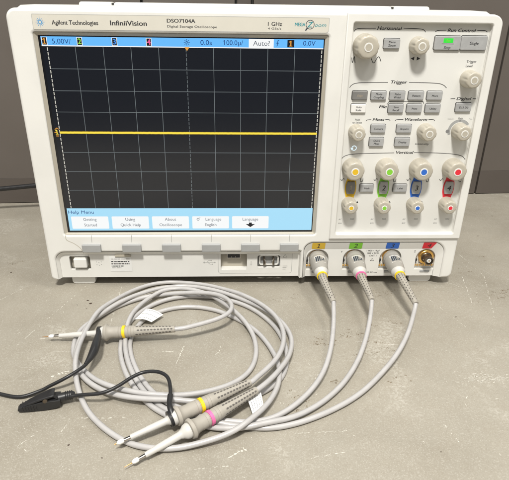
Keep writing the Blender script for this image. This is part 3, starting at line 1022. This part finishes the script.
for x, m_, nm in ((98.8, 'yellow', 'yellow'), (133.8, 'green', 'green'), (169.0, 'blue', 'blue'), (204.0, 'red', 'red')):
    knob(x, 140.8, 10.6, 16.0, 4.1, m_, 'large knob with %s centre' % nm, 9, .6)
    knob(x + .1, 100.9, 7.9, 14.0, 2.9, m_, 'small knob with %s centre' % nm)

# ------------------------------------------------------------------ connector bay
YB = 0.2
t, inner = tray('connector_bay', BX0, BX1, BZ, 10, 14, YB, 3.0, 9.4, 7.0, 'white')
CX = (70.0, 111.5, 153.0, 194.5)
CZ = 34.6
def arch(x, wd, zb, zt, r):
    return [(x - wd, zb), (x + wd, zb)] + arc(x + wd - r, zt - r, r, 0, 90, 10) + arc(x - wd + r, zt - r, r, 90, 180, 10)
holes = [arch(x, 12.4, 20.0, 45.4, 11)[::-1] for x in CX]
t.plate(inner, holes, YB, YB + 4, 'white', .3, 1)
bay = t.build('connector_bay', scope, smooth=30)
bl = MB()
for i, s_ in enumerate(('1 M\u03a9 = 14 pF', '300 V RMS', 'CAT I')):
    bl.text(s_, 132.3, 43.8 - 3.1 * i, 1.9, YB - .06, 'ink', 'C', min(14.5, 3 + len(s_) * 1.1), bold=.04)
bl.build('rating_text', bay, smooth=0)
bl = MB()
bl.stroke([(130.4, 31.2), (134.2, 31.2), (132.3, 34.4), (130.4, 31.2)], .5, YB - .06, 'ink')
bl.build('warning_icon', bay, smooth=0)
bl = MB()
bl.text('50\u03a9 5Vrms', 132.3, 16.4, 1.6, YB - .06, 'ink', 'C', 14.5, bold=.04)
bl.build('rating_text', bay, smooth=0)
for x, s_ in zip(CX, ('X', 'Y', '', 'Z')):
    if s_:
        bl = MB()
        bl.text(s_, x - 14.6, 42.6, 2.2, YB - .06, 'ink', 'C', bold=.02)
        bl.build('axis_letter', bay, smooth=0)
for x, d_, m_ in zip(CX, '1234', ('tag_y', 'green', 'blue', 'red')):
    # the tag lies on the sloping top of the bay
    g = MB()
    o_ = rrect(-7.3, 7.3, -4.4, 4.4, .9)
    sl_ = (YB - (YF + 1.0)) / 9.4
    def slope(p, lift):
        z = BZ - 4.5 + p[1]
        return (x + p[0], YF + 1.0 + (BZ - z) * sl_ - lift, z)
    g.geo([slope(p, .25) for p in o_], [list(range(len(o_)))], m_)
    tagp = g.build('channel_tag', scope, smooth=0)
    vs, fs = text2d(d_, .035, .12)
    xs = [p[0] for p in vs]
    mx = (min(xs) + max(xs)) / 2
    kk = 5.6 / CAP
    MB().geo([slope(((p[0] - mx) * kk * 1.15, (p[1] - CAP / 2) * kk), .32) for p in vs], fs, 'ink').build('digit', tagp, smooth=0)
    # socket in its arched pocket
    s_ = MB().plate(arch(x, 13.4, 19.2, 46.2, 11), [], YB + 4.2, YB + 5.4, 'panel', 0)
    sock = s_.build('probe_socket', scope, smooth=0)
    MB().lathe((x, YB + 4.2, CZ), (0, -1, 0), [(0, 8.6), (3.2, 8.6), (3.6, 8.2), (3.6, 6.2), (1.0, 6.0)], 'gold', 32).build('gold_ring', sock)
    if d_ == '4':
        j = MB().lathe((x, YB + 3.4, CZ), (0, -1, 0), [(0, 6.1), (2, 6.1), (3, 5.0), (11.5, 5.0), (12.2, 4.7), (12.2, 3.9), (6, 3.7)], 'brownmetal', 28)
        j.lathe((x, YB - 2.8, CZ), (0, -1, 0), [(0, 3.6), (3.4, 3.4), (5.2, 2.5), (5.6, 1.9), (5.4, .9), (4.8, .6)], 'panel', 24)
        j.disc(x, CZ, .7, YB - 8.5, 'gold', 12)
        for s__ in (-1, 1):
            j.tube([(x + 4.5 * s__, YB - 4.8, CZ), (x + 6.2 * s__, YB - 4.8, CZ)], 1.0, 'brownmetal', 10)
        j.build('coax_jack', sock)
    ct = MB().box(x - 12.6, x + 12.2, YB + 2.2, YB + 4.6, 23.0, 26.0, 'frame', .3)
    for k in range(9):
        ct.box(x - 12 + 2.75 * k, x - 10.2 + 2.75 * k, YB + 1.8, YB + 3, 23.3, 25.7, 'gold', .4)
    ct.build('contact_strip', sock)
    MB().lathe((x - 12.8, YB + 4.4, 31.6), (0, -1, 0), [(0, 2.7), (3.6, 2.7), (4.2, 2.2), (4.2, 1.4), (3.2, 1.2)], 'dark', 20).build('detect_pin', sock)
    MB().box(x - 5.5, x + 5.5, YB - .5, YB + .6, 16.0, 18.8, 'softkey', .9).build('latch_pad', sock)

for a, b_ in ((-208, -181.8), (180, 206)):
    ft = MB().plate(rrect(a, b_, 0, 13, [4, 4, 0, 0]), [], 7, 30, 'white', .8, 2)
    ft.build('foot', scope, smooth=40)
for a, b_ in ((-208, -181.8), (180, 206)):
    MB().plate(rrect(a, b_, 0, 13, [4, 4, 0, 0]), [], 130, 153, 'white', .8, 2).build('foot', scope, smooth=40)

# ------------------------------------------------------------------ the three probes
CAB = [[745,-800,268,734,-876,247,723,-953,227,710,-1029,208,695,-1105,190,678,-1181,173,659,-1257,157,638,-1333,142,614,-1407,127,587,-1481,112,557,-1553,98,522,-1623,86,482,-1690,74,437,-1755,64,388,-1816,55,335,-1875,48,279,-1930,42,220,-1982,38,158,-2029,35,91,-2070,32,21,-2100,31,-54,-2117,29,-131,-2122,27,-210,-2115,25,-289,-2106,25,-367,-2096,25,-445,-2085,25,-522,-2070,25,-599,-2052,25,-673,-2025,25,-743,-1990,25,-807,-1947,25,-866,-1896,26,-919,-1840,26,-968,-1779,28,-1013,-1715,29,-1055,-1648,31,-1095,-1578,33,-1130,-1506,35,-1163,-1433,38,-1192,-1358,41,-1217,-1282,44,-1238,-1204,47,-1254,-1125,51,-1267,-1046,56,-1277,-966,61,-1282,-887,66,-1282,-808,70,-1276,-729,72,-1265,-652,70,-1246,-578,66,-1218,-506,66,-1183,-438,69,-1140,-375,74,-1089,-318,82,-1031,-270,92,-965,-236,95,-895,-218,94,-821,-216,95,-747,-229,96,-674,-253,96,-604,-285,96,-538,-326,96,-477,-375,94,-421,-429,92,-368,-488,89,-316,-548,86,-267,-610,83,-220,-675,80,-178,-742,76,-140,-811,71,-107,-882,64,-78,-954,55,-56,-1029,47,-42,-1105,41,-36,-1183,36,-36,-1261,33,-45,-1339,31,-61,-1414,30,-87,-1487,29,-123,-1554,29,-170,-1614,30,-227,-1666,31,-291,-1711,33,-359,-1749,37,-430,-1782,42,-502,-1812,49,-576,-1837,58,-652,-1856,67,-729,-1867,76,-807,-1871,84,-885,-1868,88,-962,-1857,89,-1038,-1838,88,-1112,-1812,84,-1185,-1782,79,-1254,-1746,73,-1321,-1704,65,-1384,-1657,57,-1442,-1604,49,-1496,-1546,40,-1547,-1484,32,-1595,-1420,25,-1641,-1356,25,-1680,-1290,25,-1709,-1219,25,-1728,-1145,26,-1740,-1069,27,-1744,-992,27,-1738,-916,28,-1718,-843,28,-1686,-773,28,-1647,-706,27,-1605,-640,25,-1559,-576,25,-1509,-515,27,-1454,-459,28,-1395,-407,28,-1332,-361,30,-1264,-322,33,-1192,-292,37,-1118,-273,41,-1042,-267,44,-965,-272,57,-888,-283,73,-812,-300,87,-736,-319,101,-661,-340,114,-587,-363,127,-515,-390,138,-447,-426,148,-387,-470,157,-335,-524,164,-295,-585,170,-270,-653,174,-261,-722,177,-272,-790,178,-304,-851,178,-355,-900,175,-417,-939,171,-486,-971,167,-558,-1000,163,-633,-1026,158,-708,-1049,153,-747,-1058,150],
       [1125,-800,286,1111,-859,242,1091,-926,213,1068,-996,188,1042,-1067,166,1014,-1140,148,984,-1212,130,952,-1283,115,917,-1354,101,881,-1424,88,841,-1492,76,799,-1559,66,754,-1624,58,706,-1688,51,656,-1749,46,602,-1807,42,545,-1863,39,486,-1917,38,424,-1967,38,360,-2013,39,294,-2056,42,225,-2094,47,155,-2126,55,82,-2152,64,6,-2175,70,-73,-2193,68,-152,-2203,58,-232,-2205,50,-311,-2197,43,-390,-2181,37,-467,-2160,34,-543,-2134,31,-617,-2106,30,-690,-2074,29,-760,-2038,28,-825,-1994,28,-886,-1943,27,-942,-1885,26,-993,-1823,26,-1040,-1758,25,-1084,-1690,25,-1125,-1622,25,-1163,-1551,25,-1196,-1479,25,-1226,-1405,25,-1252,-1330,25,-1274,-1254,25,-1290,-1177,25,-1301,-1099,25,-1308,-1020,25,-1308,-942,25,-1303,-863,25,-1289,-785,25,-1267,-709,25,-1236,-636,26,-1197,-568,29,-1150,-505,31,-1097,-448,33,-1038,-398,34,-973,-355,35,-903,-321,34,-829,-297,33,-753,-281,32,-675,-275,31,-597,-277,29,-519,-286,28,-442,-302,27,-367,-325,27,-294,-355,26,-225,-391,26,-159,-434,26,-98,-483,26,-42,-539,26,9,-599,26,55,-663,26,98,-730,26,136,-800,26,169,-872,26,195,-946,26,216,-1023,26,232,-1100,26,243,-1178,26,246,-1257,26,243,-1336,26,232,-1414,26,215,-1490,25,190,-1564,25,155,-1633,25,108,-1695,25,54,-1750,27,-7,-1797,28,-75,-1836,30,-146,-1868,33,-221,-1892,38,-297,-1911,43,-375,-1923,50,-453,-1931,58,-532,-1935,67,-611,-1936,76,-689,-1934,87,-769,-1931,90,-849,-1925,88,-928,-1916,85,-1006,-1901,81,-1082,-1881,75,-1157,-1856,70,-1229,-1824,64,-1297,-1786,58,-1362,-1742,54,-1424,-1693,52,-1481,-1639,51,-1532,-1581,53,-1576,-1518,56,-1613,-1450,62,-1641,-1376,69,-1660,-1298,70,-1672,-1219,67,-1679,-1140,65,-1681,-1061,63,-1679,-981,63,-1671,-903,62,-1655,-826,63,-1629,-752,63,-1594,-681,64,-1553,-613,66,-1509,-548,70,-1460,-487,74,-1407,-428,76,-1351,-371,77,-1292,-318,76,-1230,-269,73,-1167,-223,70,-1100,-182,67,-1030,-149,65,-956,-125,63,-880,-112,62,-802,-109,61,-725,-116,61,-648,-131,61,-572,-153,60,-498,-181,60,-426,-214,60,-356,-252,60,-288,-294,59,-222,-339,58,-158,-386,58,-96,-436,60,-37,-488,61,21,-543,63,75,-601,64,125,-662,65,171,-726,66,212,-794,65,248,-863,64,275,-936,62,293,-1012,62,302,-1089,62,300,-1167,65,290,-1244,70,273,-1320,77,250,-1395,85,222,-1468,95,190,-1539,106,154,-1608,116,113,-1677,121,67,-1742,124,18,-1805,127,-33,-1867,130],
       [1573,-800,242,1548,-855,203,1514,-926,189,1480,-996,175,1444,-1067,162,1406,-1136,148,1366,-1203,135,1323,-1269,121,1278,-1333,108,1230,-1395,95,1180,-1456,84,1127,-1516,74,1073,-1574,66,1018,-1631,58,962,-1688,51,905,-1743,45,846,-1797,40,784,-1848,36,721,-1895,33,655,-1940,31,587,-1981,29,517,-2021,28,446,-2057,27,374,-2091,27,300,-2121,26,225,-2147,26,147,-2167,25,68,-2180,25,-11,-2183,25,-89,-2177,25,-168,-2169,26,-245,-2160,33,-322,-2148,43,-397,-2131,54,-471,-2105,64,-543,-2070,70,-612,-2029,67,-678,-1985,56,-741,-1937,43,-802,-1886,36,-859,-1831,33,-912,-1770,30,-960,-1707,28,-1004,-1642,27,-1044,-1575,25,-1081,-1505,25,-1114,-1434,25,-1144,-1362,25,-1171,-1288,25,-1193,-1213,25,-1211,-1138,25,-1219,-1061,25,-1219,-984,25,-1210,-907,26,-1193,-831,26,-1168,-759,26,-1132,-692,26,-1084,-634,26,-1026,-584,26,-961,-544,26,-891,-513,26,-817,-492,26,-741,-481,26,-665,-483,26,-588,-495,26,-514,-517,26,-442,-546,26,-373,-585,26,-309,-630,26,-248,-680,25,-190,-733,25,-134,-790,25,-82,-849,26,-36,-913,27,5,-981,28,40,-1052,29,70,-1125,31,96,-1200,34,117,-1277,38,135,-1354,43,147,-1432,49,152,-1510,58,150,-1589,68,143,-1667,74,128,-1744,74,105,-1819,75,75,-1891,78,39,-1961,81,-3,-2028,87,-48,-2091,94,-97,-2150,103,-149,-2206,107,-208,-2251,98,-275,-2285,86,-346,-2308,72,-419,-2325,59,-495,-2342,49,-571,-2357,41,-648,-2367,36,-727,-2369,33,-805,-2363,31,-881,-2349,30,-956,-2327,29,-1027,-2294,29,-1094,-2254,29,-1158,-2208,30,-1219,-2158,31,-1277,-2104,33,-1332,-2047,36,-1382,-1986,40,-1427,-1921,46,-1467,-1853,53,-1503,-1783,62,-1535,-1711,72,-1563,-1637,83,-1587,-1561,95,-1607,-1484,108,-1620,-1406,115,-1630,-1327,115,-1637,-1248,113,-1640,-1169,112,-1640,-1089,111,-1639,-1010,110,-1635,-930,109,-1629,-851,109,-1619,-773,110,-1604,-696,111,-1582,-619,106,-1553,-544,97,-1521,-472,87,-1486,-400,77,-1449,-330,69,-1409,-263,60,-1365,-198,53,-1316,-137,46,-1260,-83,41,-1199,-37,37,-1131,-1,34,-1059,23,32,-984,34,31,-906,34,30,-829,26,31,-751,12,32,-675,-7,34,-601,-33,38,-530,-65,43,-463,-105,51,-399,-151,60,-338,-200,71,-279,-250,82,-220,-302,93,-161,-356,100,-103,-412,104,-47,-469,107,5,-529,110,55,-591,111,99,-656,112,138,-725,113,170,-797,115,194,-871,117,212,-948,119,223,-1026,121,227,-1104,123,223,-1183,126,211,-1260,129,193,-1337,132,168,-1411,134,136,-1483,136,97,-1552,138,52,-1616,139,3,-1679,139,-49,-1740,140,-102,-1799,140]]
def holes_on(s, P, R, n_rows, count, a0, start, end, size, m='hole'):
    """rows of small moulded slots on a boot that runs along the points P with radii R"""
    P = [Vector(p) for p in P]
    for row in range(n_rows):
        for k in range(count):
            t = start + (end - start) * (k + .5 * (row % 2)) / count
            f = t * (len(P) - 1)
            i = min(int(f), len(P) - 2)
            u = f - i
            p, r = P[i].lerp(P[i + 1], u), R[i] + (R[i + 1] - R[i]) * u
            ax = (P[i + 1] - P[i]).normalized()
            up = Vector((0, 0, 1))
            up = (up - ax * up.dot(ax)).normalized()
            sd = ax.cross(up)
            th = math.radians(a0[row])
            nrm = up * math.cos(th) + sd * math.sin(th)
            tg = ax.cross(nrm)
            c = p + nrm * (r + .05)
            pts = []
            for j in range(8):
                q = 2 * math.pi * j / 8
                dl = tg * (size * .55 * math.sin(q))
                pp_ = c + ax * (size * math.cos(q)) + dl
                pp_ -= nrm * (dl.length ** 2) / (2 * r)
                pts.append(pp_)
            s.geo(pts, [list(range(8))], m)

def interp(A, B, n):
    A, B = Vector(A), Vector(B)
    return [A.lerp(B, i / n) for i in range(n + 1)]

def probe(idx, label, band, px, pod_z, boot_end, axis, sleeve_len):
    flat = CAB[idx]
    cab = [Vector((flat[i] / 10, flat[i + 1] / 10, flat[i + 2] / 10)) for i in range(0, len(flat), 3)]
    tl, hd0 = Vector(axis[3]), Vector(axis[2])
    cab[-1] = tl + (tl - hd0).normalized() * 2.0
    cab.append(tl - (tl - hd0).normalized() * 6.0)
    t = thing('oscilloscope_probe', label, 'probe', (px, -20, 0), 'oscilloscope probes')
    # pod plugged on the socket, lying straight out from the panel
    pod = MB()
    prof = [(0, 8.3), (.6, 9.2), (5.5, 9.5), (6.0, 9.2), (6.6, 9.5), (7.2, 9.2), (7.8, 9.5), (8.4, 9.2), (9.0, 9.5), (11, 9.45), (20, 9.0), (27, 8.2), (31, 7.2), (31.5, 6.6)]
    pod.lathe((px, 3.5, pod_z), (0, -1, -.09), prof, 'pod', 40)
    podo = pod.build('connector_pod', t, smooth=40)
    sh = MB().lathe((px, -24.8, pod_z - 2.8), (0, -1, -.09), [(0, 6.8), (.6, 7.5), (3.4, 7.5), (4.6, 6.9), (5.6, 6.0), (8.0, 5.8), (8.6, 5.6)], 'sleeve', 36)
    sh.build('collar', podo, smooth=50)
    # curved label on top of the pod
    lb = MB()
    nn = 10
    vs, fs = [], []
    for i in range(nn + 1):
        th = math.radians(-38 + 76 * i / nn)
        for yy, r in ((-9.0, 9.4), (-20.6, 8.56)):
            vs.append((px + (r + .3) * math.sin(th), yy, pod_z - .09 * (6 - yy) + (r + .3) * math.cos(th)))
    for i in range(nn):
        fs.append([2 * i, 2 * i + 2, 2 * i + 3, 2 * i + 1])
    lb.geo(vs, fs, 'sleeve')
    for a, b_, y0_, y1_ in ((-30, -22, -10.6, -18.8), (-18, -10, -10.6, -18.8), (-6, 1, -10.6, -18.8), (5, 8, -12.4, -18.8), (12, 18, -15.6, -17.6), (21, 28, -13, -17.2)):
        q = []
        for th, yy in ((a, y0_), (b_, y0_), (b_, y1_), (a, y1_)):
            r = 9.45 + (8.6 - 9.45) * (-9.0 - yy) / 11.6 + .45
            q.append((px + r * math.sin(math.radians(th)), yy, pod_z - .09 * (6 - yy) + r * math.cos(math.radians(th))))
        lb.geo(q, [[0, 1, 2, 3]], 'navy')
    lb.build('pod_label', podo, smooth=50)
    bp = smooth_pts([(px, -33.0, pod_z - 3.6), (px + (boot_end[0] - px) * .08, -44, pod_z - 4.5), (px + (boot_end[0] - px) * .45, -62, (pod_z - 4.4 + boot_end[2]) / 2 + .5), boot_end], 5)
    br = [5.1 - 2.2 * (i / (len(bp) - 1)) for i in range(len(bp))]
    bo = MB().tube(bp, br, 'boot', 20)
    holes_on(bo, bp, br, 5, 11, (-76, -38, 0, 38, 76), .12, .95, 1.0)
    bo.build('strain_relief', t, smooth=50)
    ring = MB().lathe((px, -33.2, pod_z - 3.6), (0, -1, -.09), [(0, 5.2), (.3, 5.75), (2.1, 5.75), (2.4, 5.2)], band, 32)
    ring.build('colour_ring', t, smooth=40)
    # cable
    cb = MB().tube(smooth_pts(cab, 3), 2.2, 'cable', 12)
    cb.build('cable', t, smooth=60)
    # probe head: axis = tip, sleeve end, collar, ring, tail
    tip, collar, ringp, tail = [Vector(a) for a in axis]
    ax = (collar - tip).normalized()
    ax2 = (tail - collar).normalized()
    hd = MB()
    L1 = (ringp - collar).length
    prof = [(-1.5, 5.4), (-1.3, 7.2), (0, 7.9), (1.2, 7.9), (2.4, 6.6), (4.5, 5.7), (L1 * .45, 5.3), (L1 * .5, 5.6), (L1 - 4.6, 5.6), (L1 - 4.2, 5.2), (L1 - 3.4, 5.6),
            (L1 - 2.2, 5.6), (L1 - 1.8, 5.2), (L1 + 2.4, 5.2), (L1 + 2.8, 5.5), (L1 + 4.4, 5.5), (L1 + 4.8, 5.1), (L1 + 5.4, 5.5), (L1 + 7.0, 5.5), (L1 + 7.4, 5.1), (L1 + 8.0, 5.4), (L1 + 10.0, 5.3)]
    hd.lathe(collar, ax2, prof, 'boot', 36)
    head = hd.build('probe_body', t, smooth=40)
    gp = interp(collar + ax2 * (L1 + 9.6), tail, 14)
    gr = [5.1 - 2.0 * (i / 14) for i in range(15)]
    gb_ = MB().tube(gp, gr, 'boot', 22)
    holes_on(gb_, gp, gr, 5, 11, (-96, -48, 0, 48, 96), .08, .96, 1.35)
    gb_.build('strain_relief', t, smooth=50)
    rg = MB().lathe(collar + ax2 * (L1 - 1.4), ax2, [(0, 5.2), (.3, 5.85), (2.7, 5.85), (3.0, 5.2)], band, 32)
    rg.build('colour_ring', head, smooth=40)
    # pale hook sleeve, steel shank and tip
    Lt = (collar - tip).length
    sl = MB().lathe(collar - ax * 1.0, -ax, [(0, 5.6), (1.6, 5.9), (4.0, 5.3), (6.0, 3.7), (8.5, 2.8), (Lt * .5, 2.5), (Lt * .52, 2.3), (sleeve_len, 2.0), (sleeve_len + .4, 1.7)], 'sleeve', 24)
    sl.build('tip_sleeve', t, smooth=40)
    sk_ = MB().lathe(collar - ax * sleeve_len, -ax, [(0, 1.35), (6.4, 1.2), (6.6, .8)], 'steel', 16)
    sk_.geo([collar - ax * (sleeve_len + .4) + Vector((0, 0, 1.45)) + ax.cross(Vector((0, 0, 1))) * w_ - ax * l_ for w_, l_ in ((-.45, 0), (.45, 0), (.45, 5.2), (-.45, 5.2))], [[0, 1, 2, 3]], 'black')
    sk_.build('shank', t, smooth=40)
    tp = MB().lathe(collar - ax * (sleeve_len + 6.3), -ax, [(0, 1.2), (.8, 1.75), (3.2, 1.75), (4.8, 1.0), (5.0, .5)], 'paper', 16)
    tp.lathe(collar - ax * (sleeve_len + 11), -ax, [(0, .5), (2.0, .4), (max(2.6, Lt - sleeve_len - 11), .12)], 'tin', 10)
    tp.build('tip', t, smooth=40)
    return t

pA = probe(0, 'grey probe with yellow ring plugged in socket 1, lying alone above the loops', 'yband', 70.2, 34.6, (74.5, -80.0, 26.8),
           [(-205.0, -103.6, 6.0), (-144.3, -104.8, 11.0), (-127.3, -105.4, 12.0), (-79.4, -105.8, 15.0)], 43)
pC = probe(1, 'grey probe with pink rings plugged in socket 2, nearest the front', 'pink', 112.0, 34.6, (112.5, -80.0, 28.6),
           [(-99.6, -253.2, 4.0), (-55.6, -225.8, 10.4), (-41.3, -216.8, 11.2), (-6.2, -188.8, 13.0)], 35)
pB = probe(2, 'grey probe with yellow rings plugged in socket 3, beside the pink ringed probe', 'yband', 154.0, 34.6, (157.3, -80.0, 24.2),
           [(-106.4, -234.6, 7.6), (-66.6, -214.4, 12.0), (-49.4, -204.1, 13.0), (-11.0, -180.5, 14.0)], 35)

def root_of(o):
    p = Vector((0, 0, 0))
    while o:
        p += o.location
        o = o.parent
    return p

# ground leads
la = [(-149.6, -107.0, 14.0), (-148.6, -121.1, 13.6), (-147.4, -133.7, 13.2), (-148.3, -143.5, 13.2), (-150.0, -154.3, 13.4), (-154.4, -162.0, 13.5), (-160.3, -167.6, 12.5),
      (-167.1, -170.6, 10), (-175.2, -172.4, 6.5), (-182.9, -174.8, 3.5), (-197.6, -179.6, 1.8), (-215.2, -175.5, 1.6), (-234.6, -167.9, 1.6), (-262, -152, 1.6), (-300, -136, 1.6), (-345, -140, 1.6)]
lead = MB().tube(smooth_pts(la), 1.5, 'black', 12).build('ground_lead', pA, smooth=60)
bs = smooth_pts([(-149.8, -106.4, 14.2), (-148.6, -121.1, 13.8), (-147.6, -133.7, 13.6), (-148.3, -143.5, 13.4), (-150.2, -154.6, 13.4)], 5)
MB().tube(bs, [1.7 + 2.1 * math.sin(math.pi * i / (len(bs) - 1)) ** 1.3 + .5 * (1 - i / (len(bs) - 1)) for i in range(len(bs))], 'black', 14).build('lead_sleeve', lead, smooth=60)
MB().lathe((-150.4, -104.7, 10.6), (1, -.02, .08), [(-1.6, 5.4), (-1.4, 6.2), (1.4, 6.2), (1.6, 5.4)], 'black', 28).build('lead_ring', lead, smooth=50)

lb_ = [(-70.6, -214.8, 17), (-72.3, -211.0, 17.6), (-73.2, -205.4, 18), (-73.3, -197.0, 19), (-75.0, -186.7, 20), (-78.0, -179.6, 20.6), (-83.8, -174.4, 20.4), (-91.2, -171.6, 19.4),
       (-99.5, -171.5, 18), (-107.3, -176.0, 17), (-115.1, -183.2, 15.8), (-122.2, -187.8, 14.6), (-130, -189.6, 13), (-141.2, -188.5, 11), (-149.0, -187.0, 9), (-156, -187.0, 8)]
lead2 = MB().tube(smooth_pts(lb_), 1.5, 'black', 12).build('ground_lead', pB, smooth=60)
MB().tube(smooth_pts([(-70.2, -216.0, 15.5), (-71.8, -212.4, 17.6), (-72.9, -207, 18.0), (-73.2, -199, 18.8)]), 2.2, 'black', 12).build('lead_sleeve', lead2, smooth=60)
MB().lathe((-71.6, -216.9, 11.6), (.83, .52, .1), [(-1.2, 5.2), (-1.0, 6.3), (1.0, 6.3), (1.2, 5.2)], 'black', 28).build('lead_ring', lead2, smooth=50)
# alligator clip: a narrow lower jaw, a lifted handle, an insulated neck
e1 = Vector((-24.6, -6.1, 0)).normalized()          # towards the tip
e2 = Vector((-e1.y, e1.x, 0))                        # to the rear side
if e2.y < 0:
    e2 = -e2
base = Vector((-168.0, -188.0, 0))
def cl(u, v, z):
    return base + e1 * u + e2 * v + Vector((0, 0, z))
def slab(s, outline, v0, v1):
    """outline in (along, height), between two side offsets that narrow to the tip"""
    n = len(outline)
    k = lambda u: 1.0 - .55 * max(0, min(1, u / 26))
    vs = [cl(u, v0 * k(u), z) for u, z in outline] + [cl(u, v1 * k(u), z) for u, z in outline]
    fs = [list(range(n))[::-1], [n + i for i in range(n)]] + [[i, (i + 1) % n, n + (i + 1) % n, n + i] for i in range(n)]
    s.geo(vs, fs, 'black')
cm = MB()
slab(cm, [(-6, 3.4), (-6, 8.4), (-3, 8.8), (2, 8.8), (9, 8.4), (16, 7.2), (24.5, 5.2), (26.2, 3.4), (25.5, 1.8), (18, .8), (6, .8), (-2, 1.6)], -5.6, 5.6)
cm.tube([cl(-17, 0, 7.6), cl(-15, 0, 7.6), cl(-8, 0, 7.0), cl(-4.5, 0, 6.6)], [2.0, 3.3, 3.6, 4.0], 'black', 16)
for u_ in (-14.5, -13, -11.5, -10):
    cm.lathe(cl(u_, 0, 7.5), e1, [(-.35, 3.3), (-.2, 3.9), (.2, 3.9), (.35, 3.3)], 'black', 18)
for u_ in (12, 14, 16, 18, 20, 22):
    k_ = 1.0 - .55 * u_ / 26
    for s_ in (-1, 1):
        cm.tube([cl(u_, 5.6 * k_ * s_, 1.6), cl(u_ + .6, 5.5 * k_ * s_, 6.6)], .4, 'black', 6)
clip = cm.build('alligator_clip', lead2, smooth=40)
hm = MB()
slab(hm, [(24, 5.2), (17, 8.6), (9, 11.4), (1.5, 13.4), (-1.0, 13.8), (-2.6, 13.2), (-1.6, 12.2), (3, 10.8), (8, 9.6), (16, 6.8)], -5.0, 5.0)
slab(hm, [(-2.2, 12.9), (-4.0, 10.8), (-4.8, 9.0), (-3.0, 9.0), (-1.8, 10.8), (-.4, 12.6)], -4.4, -2.2)
hm.build('clip_handle', clip, smooth=40)
for o_ in (clip, bpy.data.objects[clip.name].children[0]):
    bv = o_.modifiers.new('bevel', 'BEVEL')
    bv.width, bv.segments, bv.limit_method = .0007, 3, 'ANGLE'
hg = MB().tube([cl(5, -5.0, 9.6), cl(5, 5.0, 9.6)], 1.8, 'brownmetal', 14)
hg.build('hinge_pin', clip, smooth=40)

# paper flags on the cables
def flag(parent, a, b_, lift, droop, rows, name='cable_tag'):
    """a small sticker folded round a cable: a curled strip from a to b_"""
    a, b_ = [Vector((p[0], p[1], 0)) for p in a], [Vector((p[0], p[1], 0)) for p in b_]
    s = MB()
    N = 8
    vs, fs = [], []
    for i in range(N + 1):
        t = i / N
        z = lift + droop * math.sin(t * math.pi) - lift * .45 * t
        for j in range(2):
            p = a[j].lerp(b_[j], t)
            vs += [(p.x, p.y, z), (p.x, p.y, z - .25)]
    for i in range(N):
        o, q = 4 * i, 4 * i + 4
        fs += [[o, o + 2, q + 2, q], [o + 1, q + 1, q + 3, o + 3], [o, q, q + 1, o + 1], [o + 2, o + 3, q + 3, q + 2]]
    fs += [[0, 1, 3, 2], [4 * N, 4 * N + 2, 4 * N + 3, 4 * N + 1]]
    s.geo(vs, fs, 'paper')
    f = s.build(name, parent, smooth=40, label='small white paper flag wrapped on the cable')
    r_ = random.Random(rows)
    k = MB()
    for row in range(rows):
        u = .16 + .72 * row / max(1, rows - 1)
        t = .06
        while t < .9:
            l = r_.uniform(.02, .09)
            q = []
            for tt, uu in ((t, u - .022), (t + l, u - .022), (t + l, u + .022), (t, u + .022)):
                p = a[0].lerp(b_[0], tt).lerp(a[1].lerp(b_[1], tt), uu)
                z = lift + droop * math.sin(tt * math.pi) - lift * .45 * tt + .12
                q.append((p.x, p.y, z))
            k.geo(q, [[0, 1, 2, 3]], 'ink_g')
            t += l + r_.uniform(.025, .05)
    k.build('print', f, smooth=0)
flag(pA, [(-122, -80), (-113.5, -61)], [(-106, -79), (-96, -66)], 9.0, 2.0, 3)
flag(pC, [(-14.6, -190.5), (-2.8, -183.6)], [(-9.6, -206.5), (-.6, -198.0)], 9.0, 1.2, 5)

# power cord leaving the back of the instrument
pc = [(-150, 172, 60), (-190, 196, 58), (-240, 214, 52), (-300, 222, 45.5), (-345, 221, 41.5), (-390, 217, 37.0), (-440, 208, 26), (-500, 190, 10), (-560, 170, 3.8), (-640, 150, 3.6)]
cord = MB().tube(smooth_pts(pc, 8), 3.6, 'black', 16).build('power_cord', None, smooth=60, root=(-390, 217, 37))
cord['label'] = 'glossy black power cord running left behind the instrument'
cord['category'] = 'power cord'
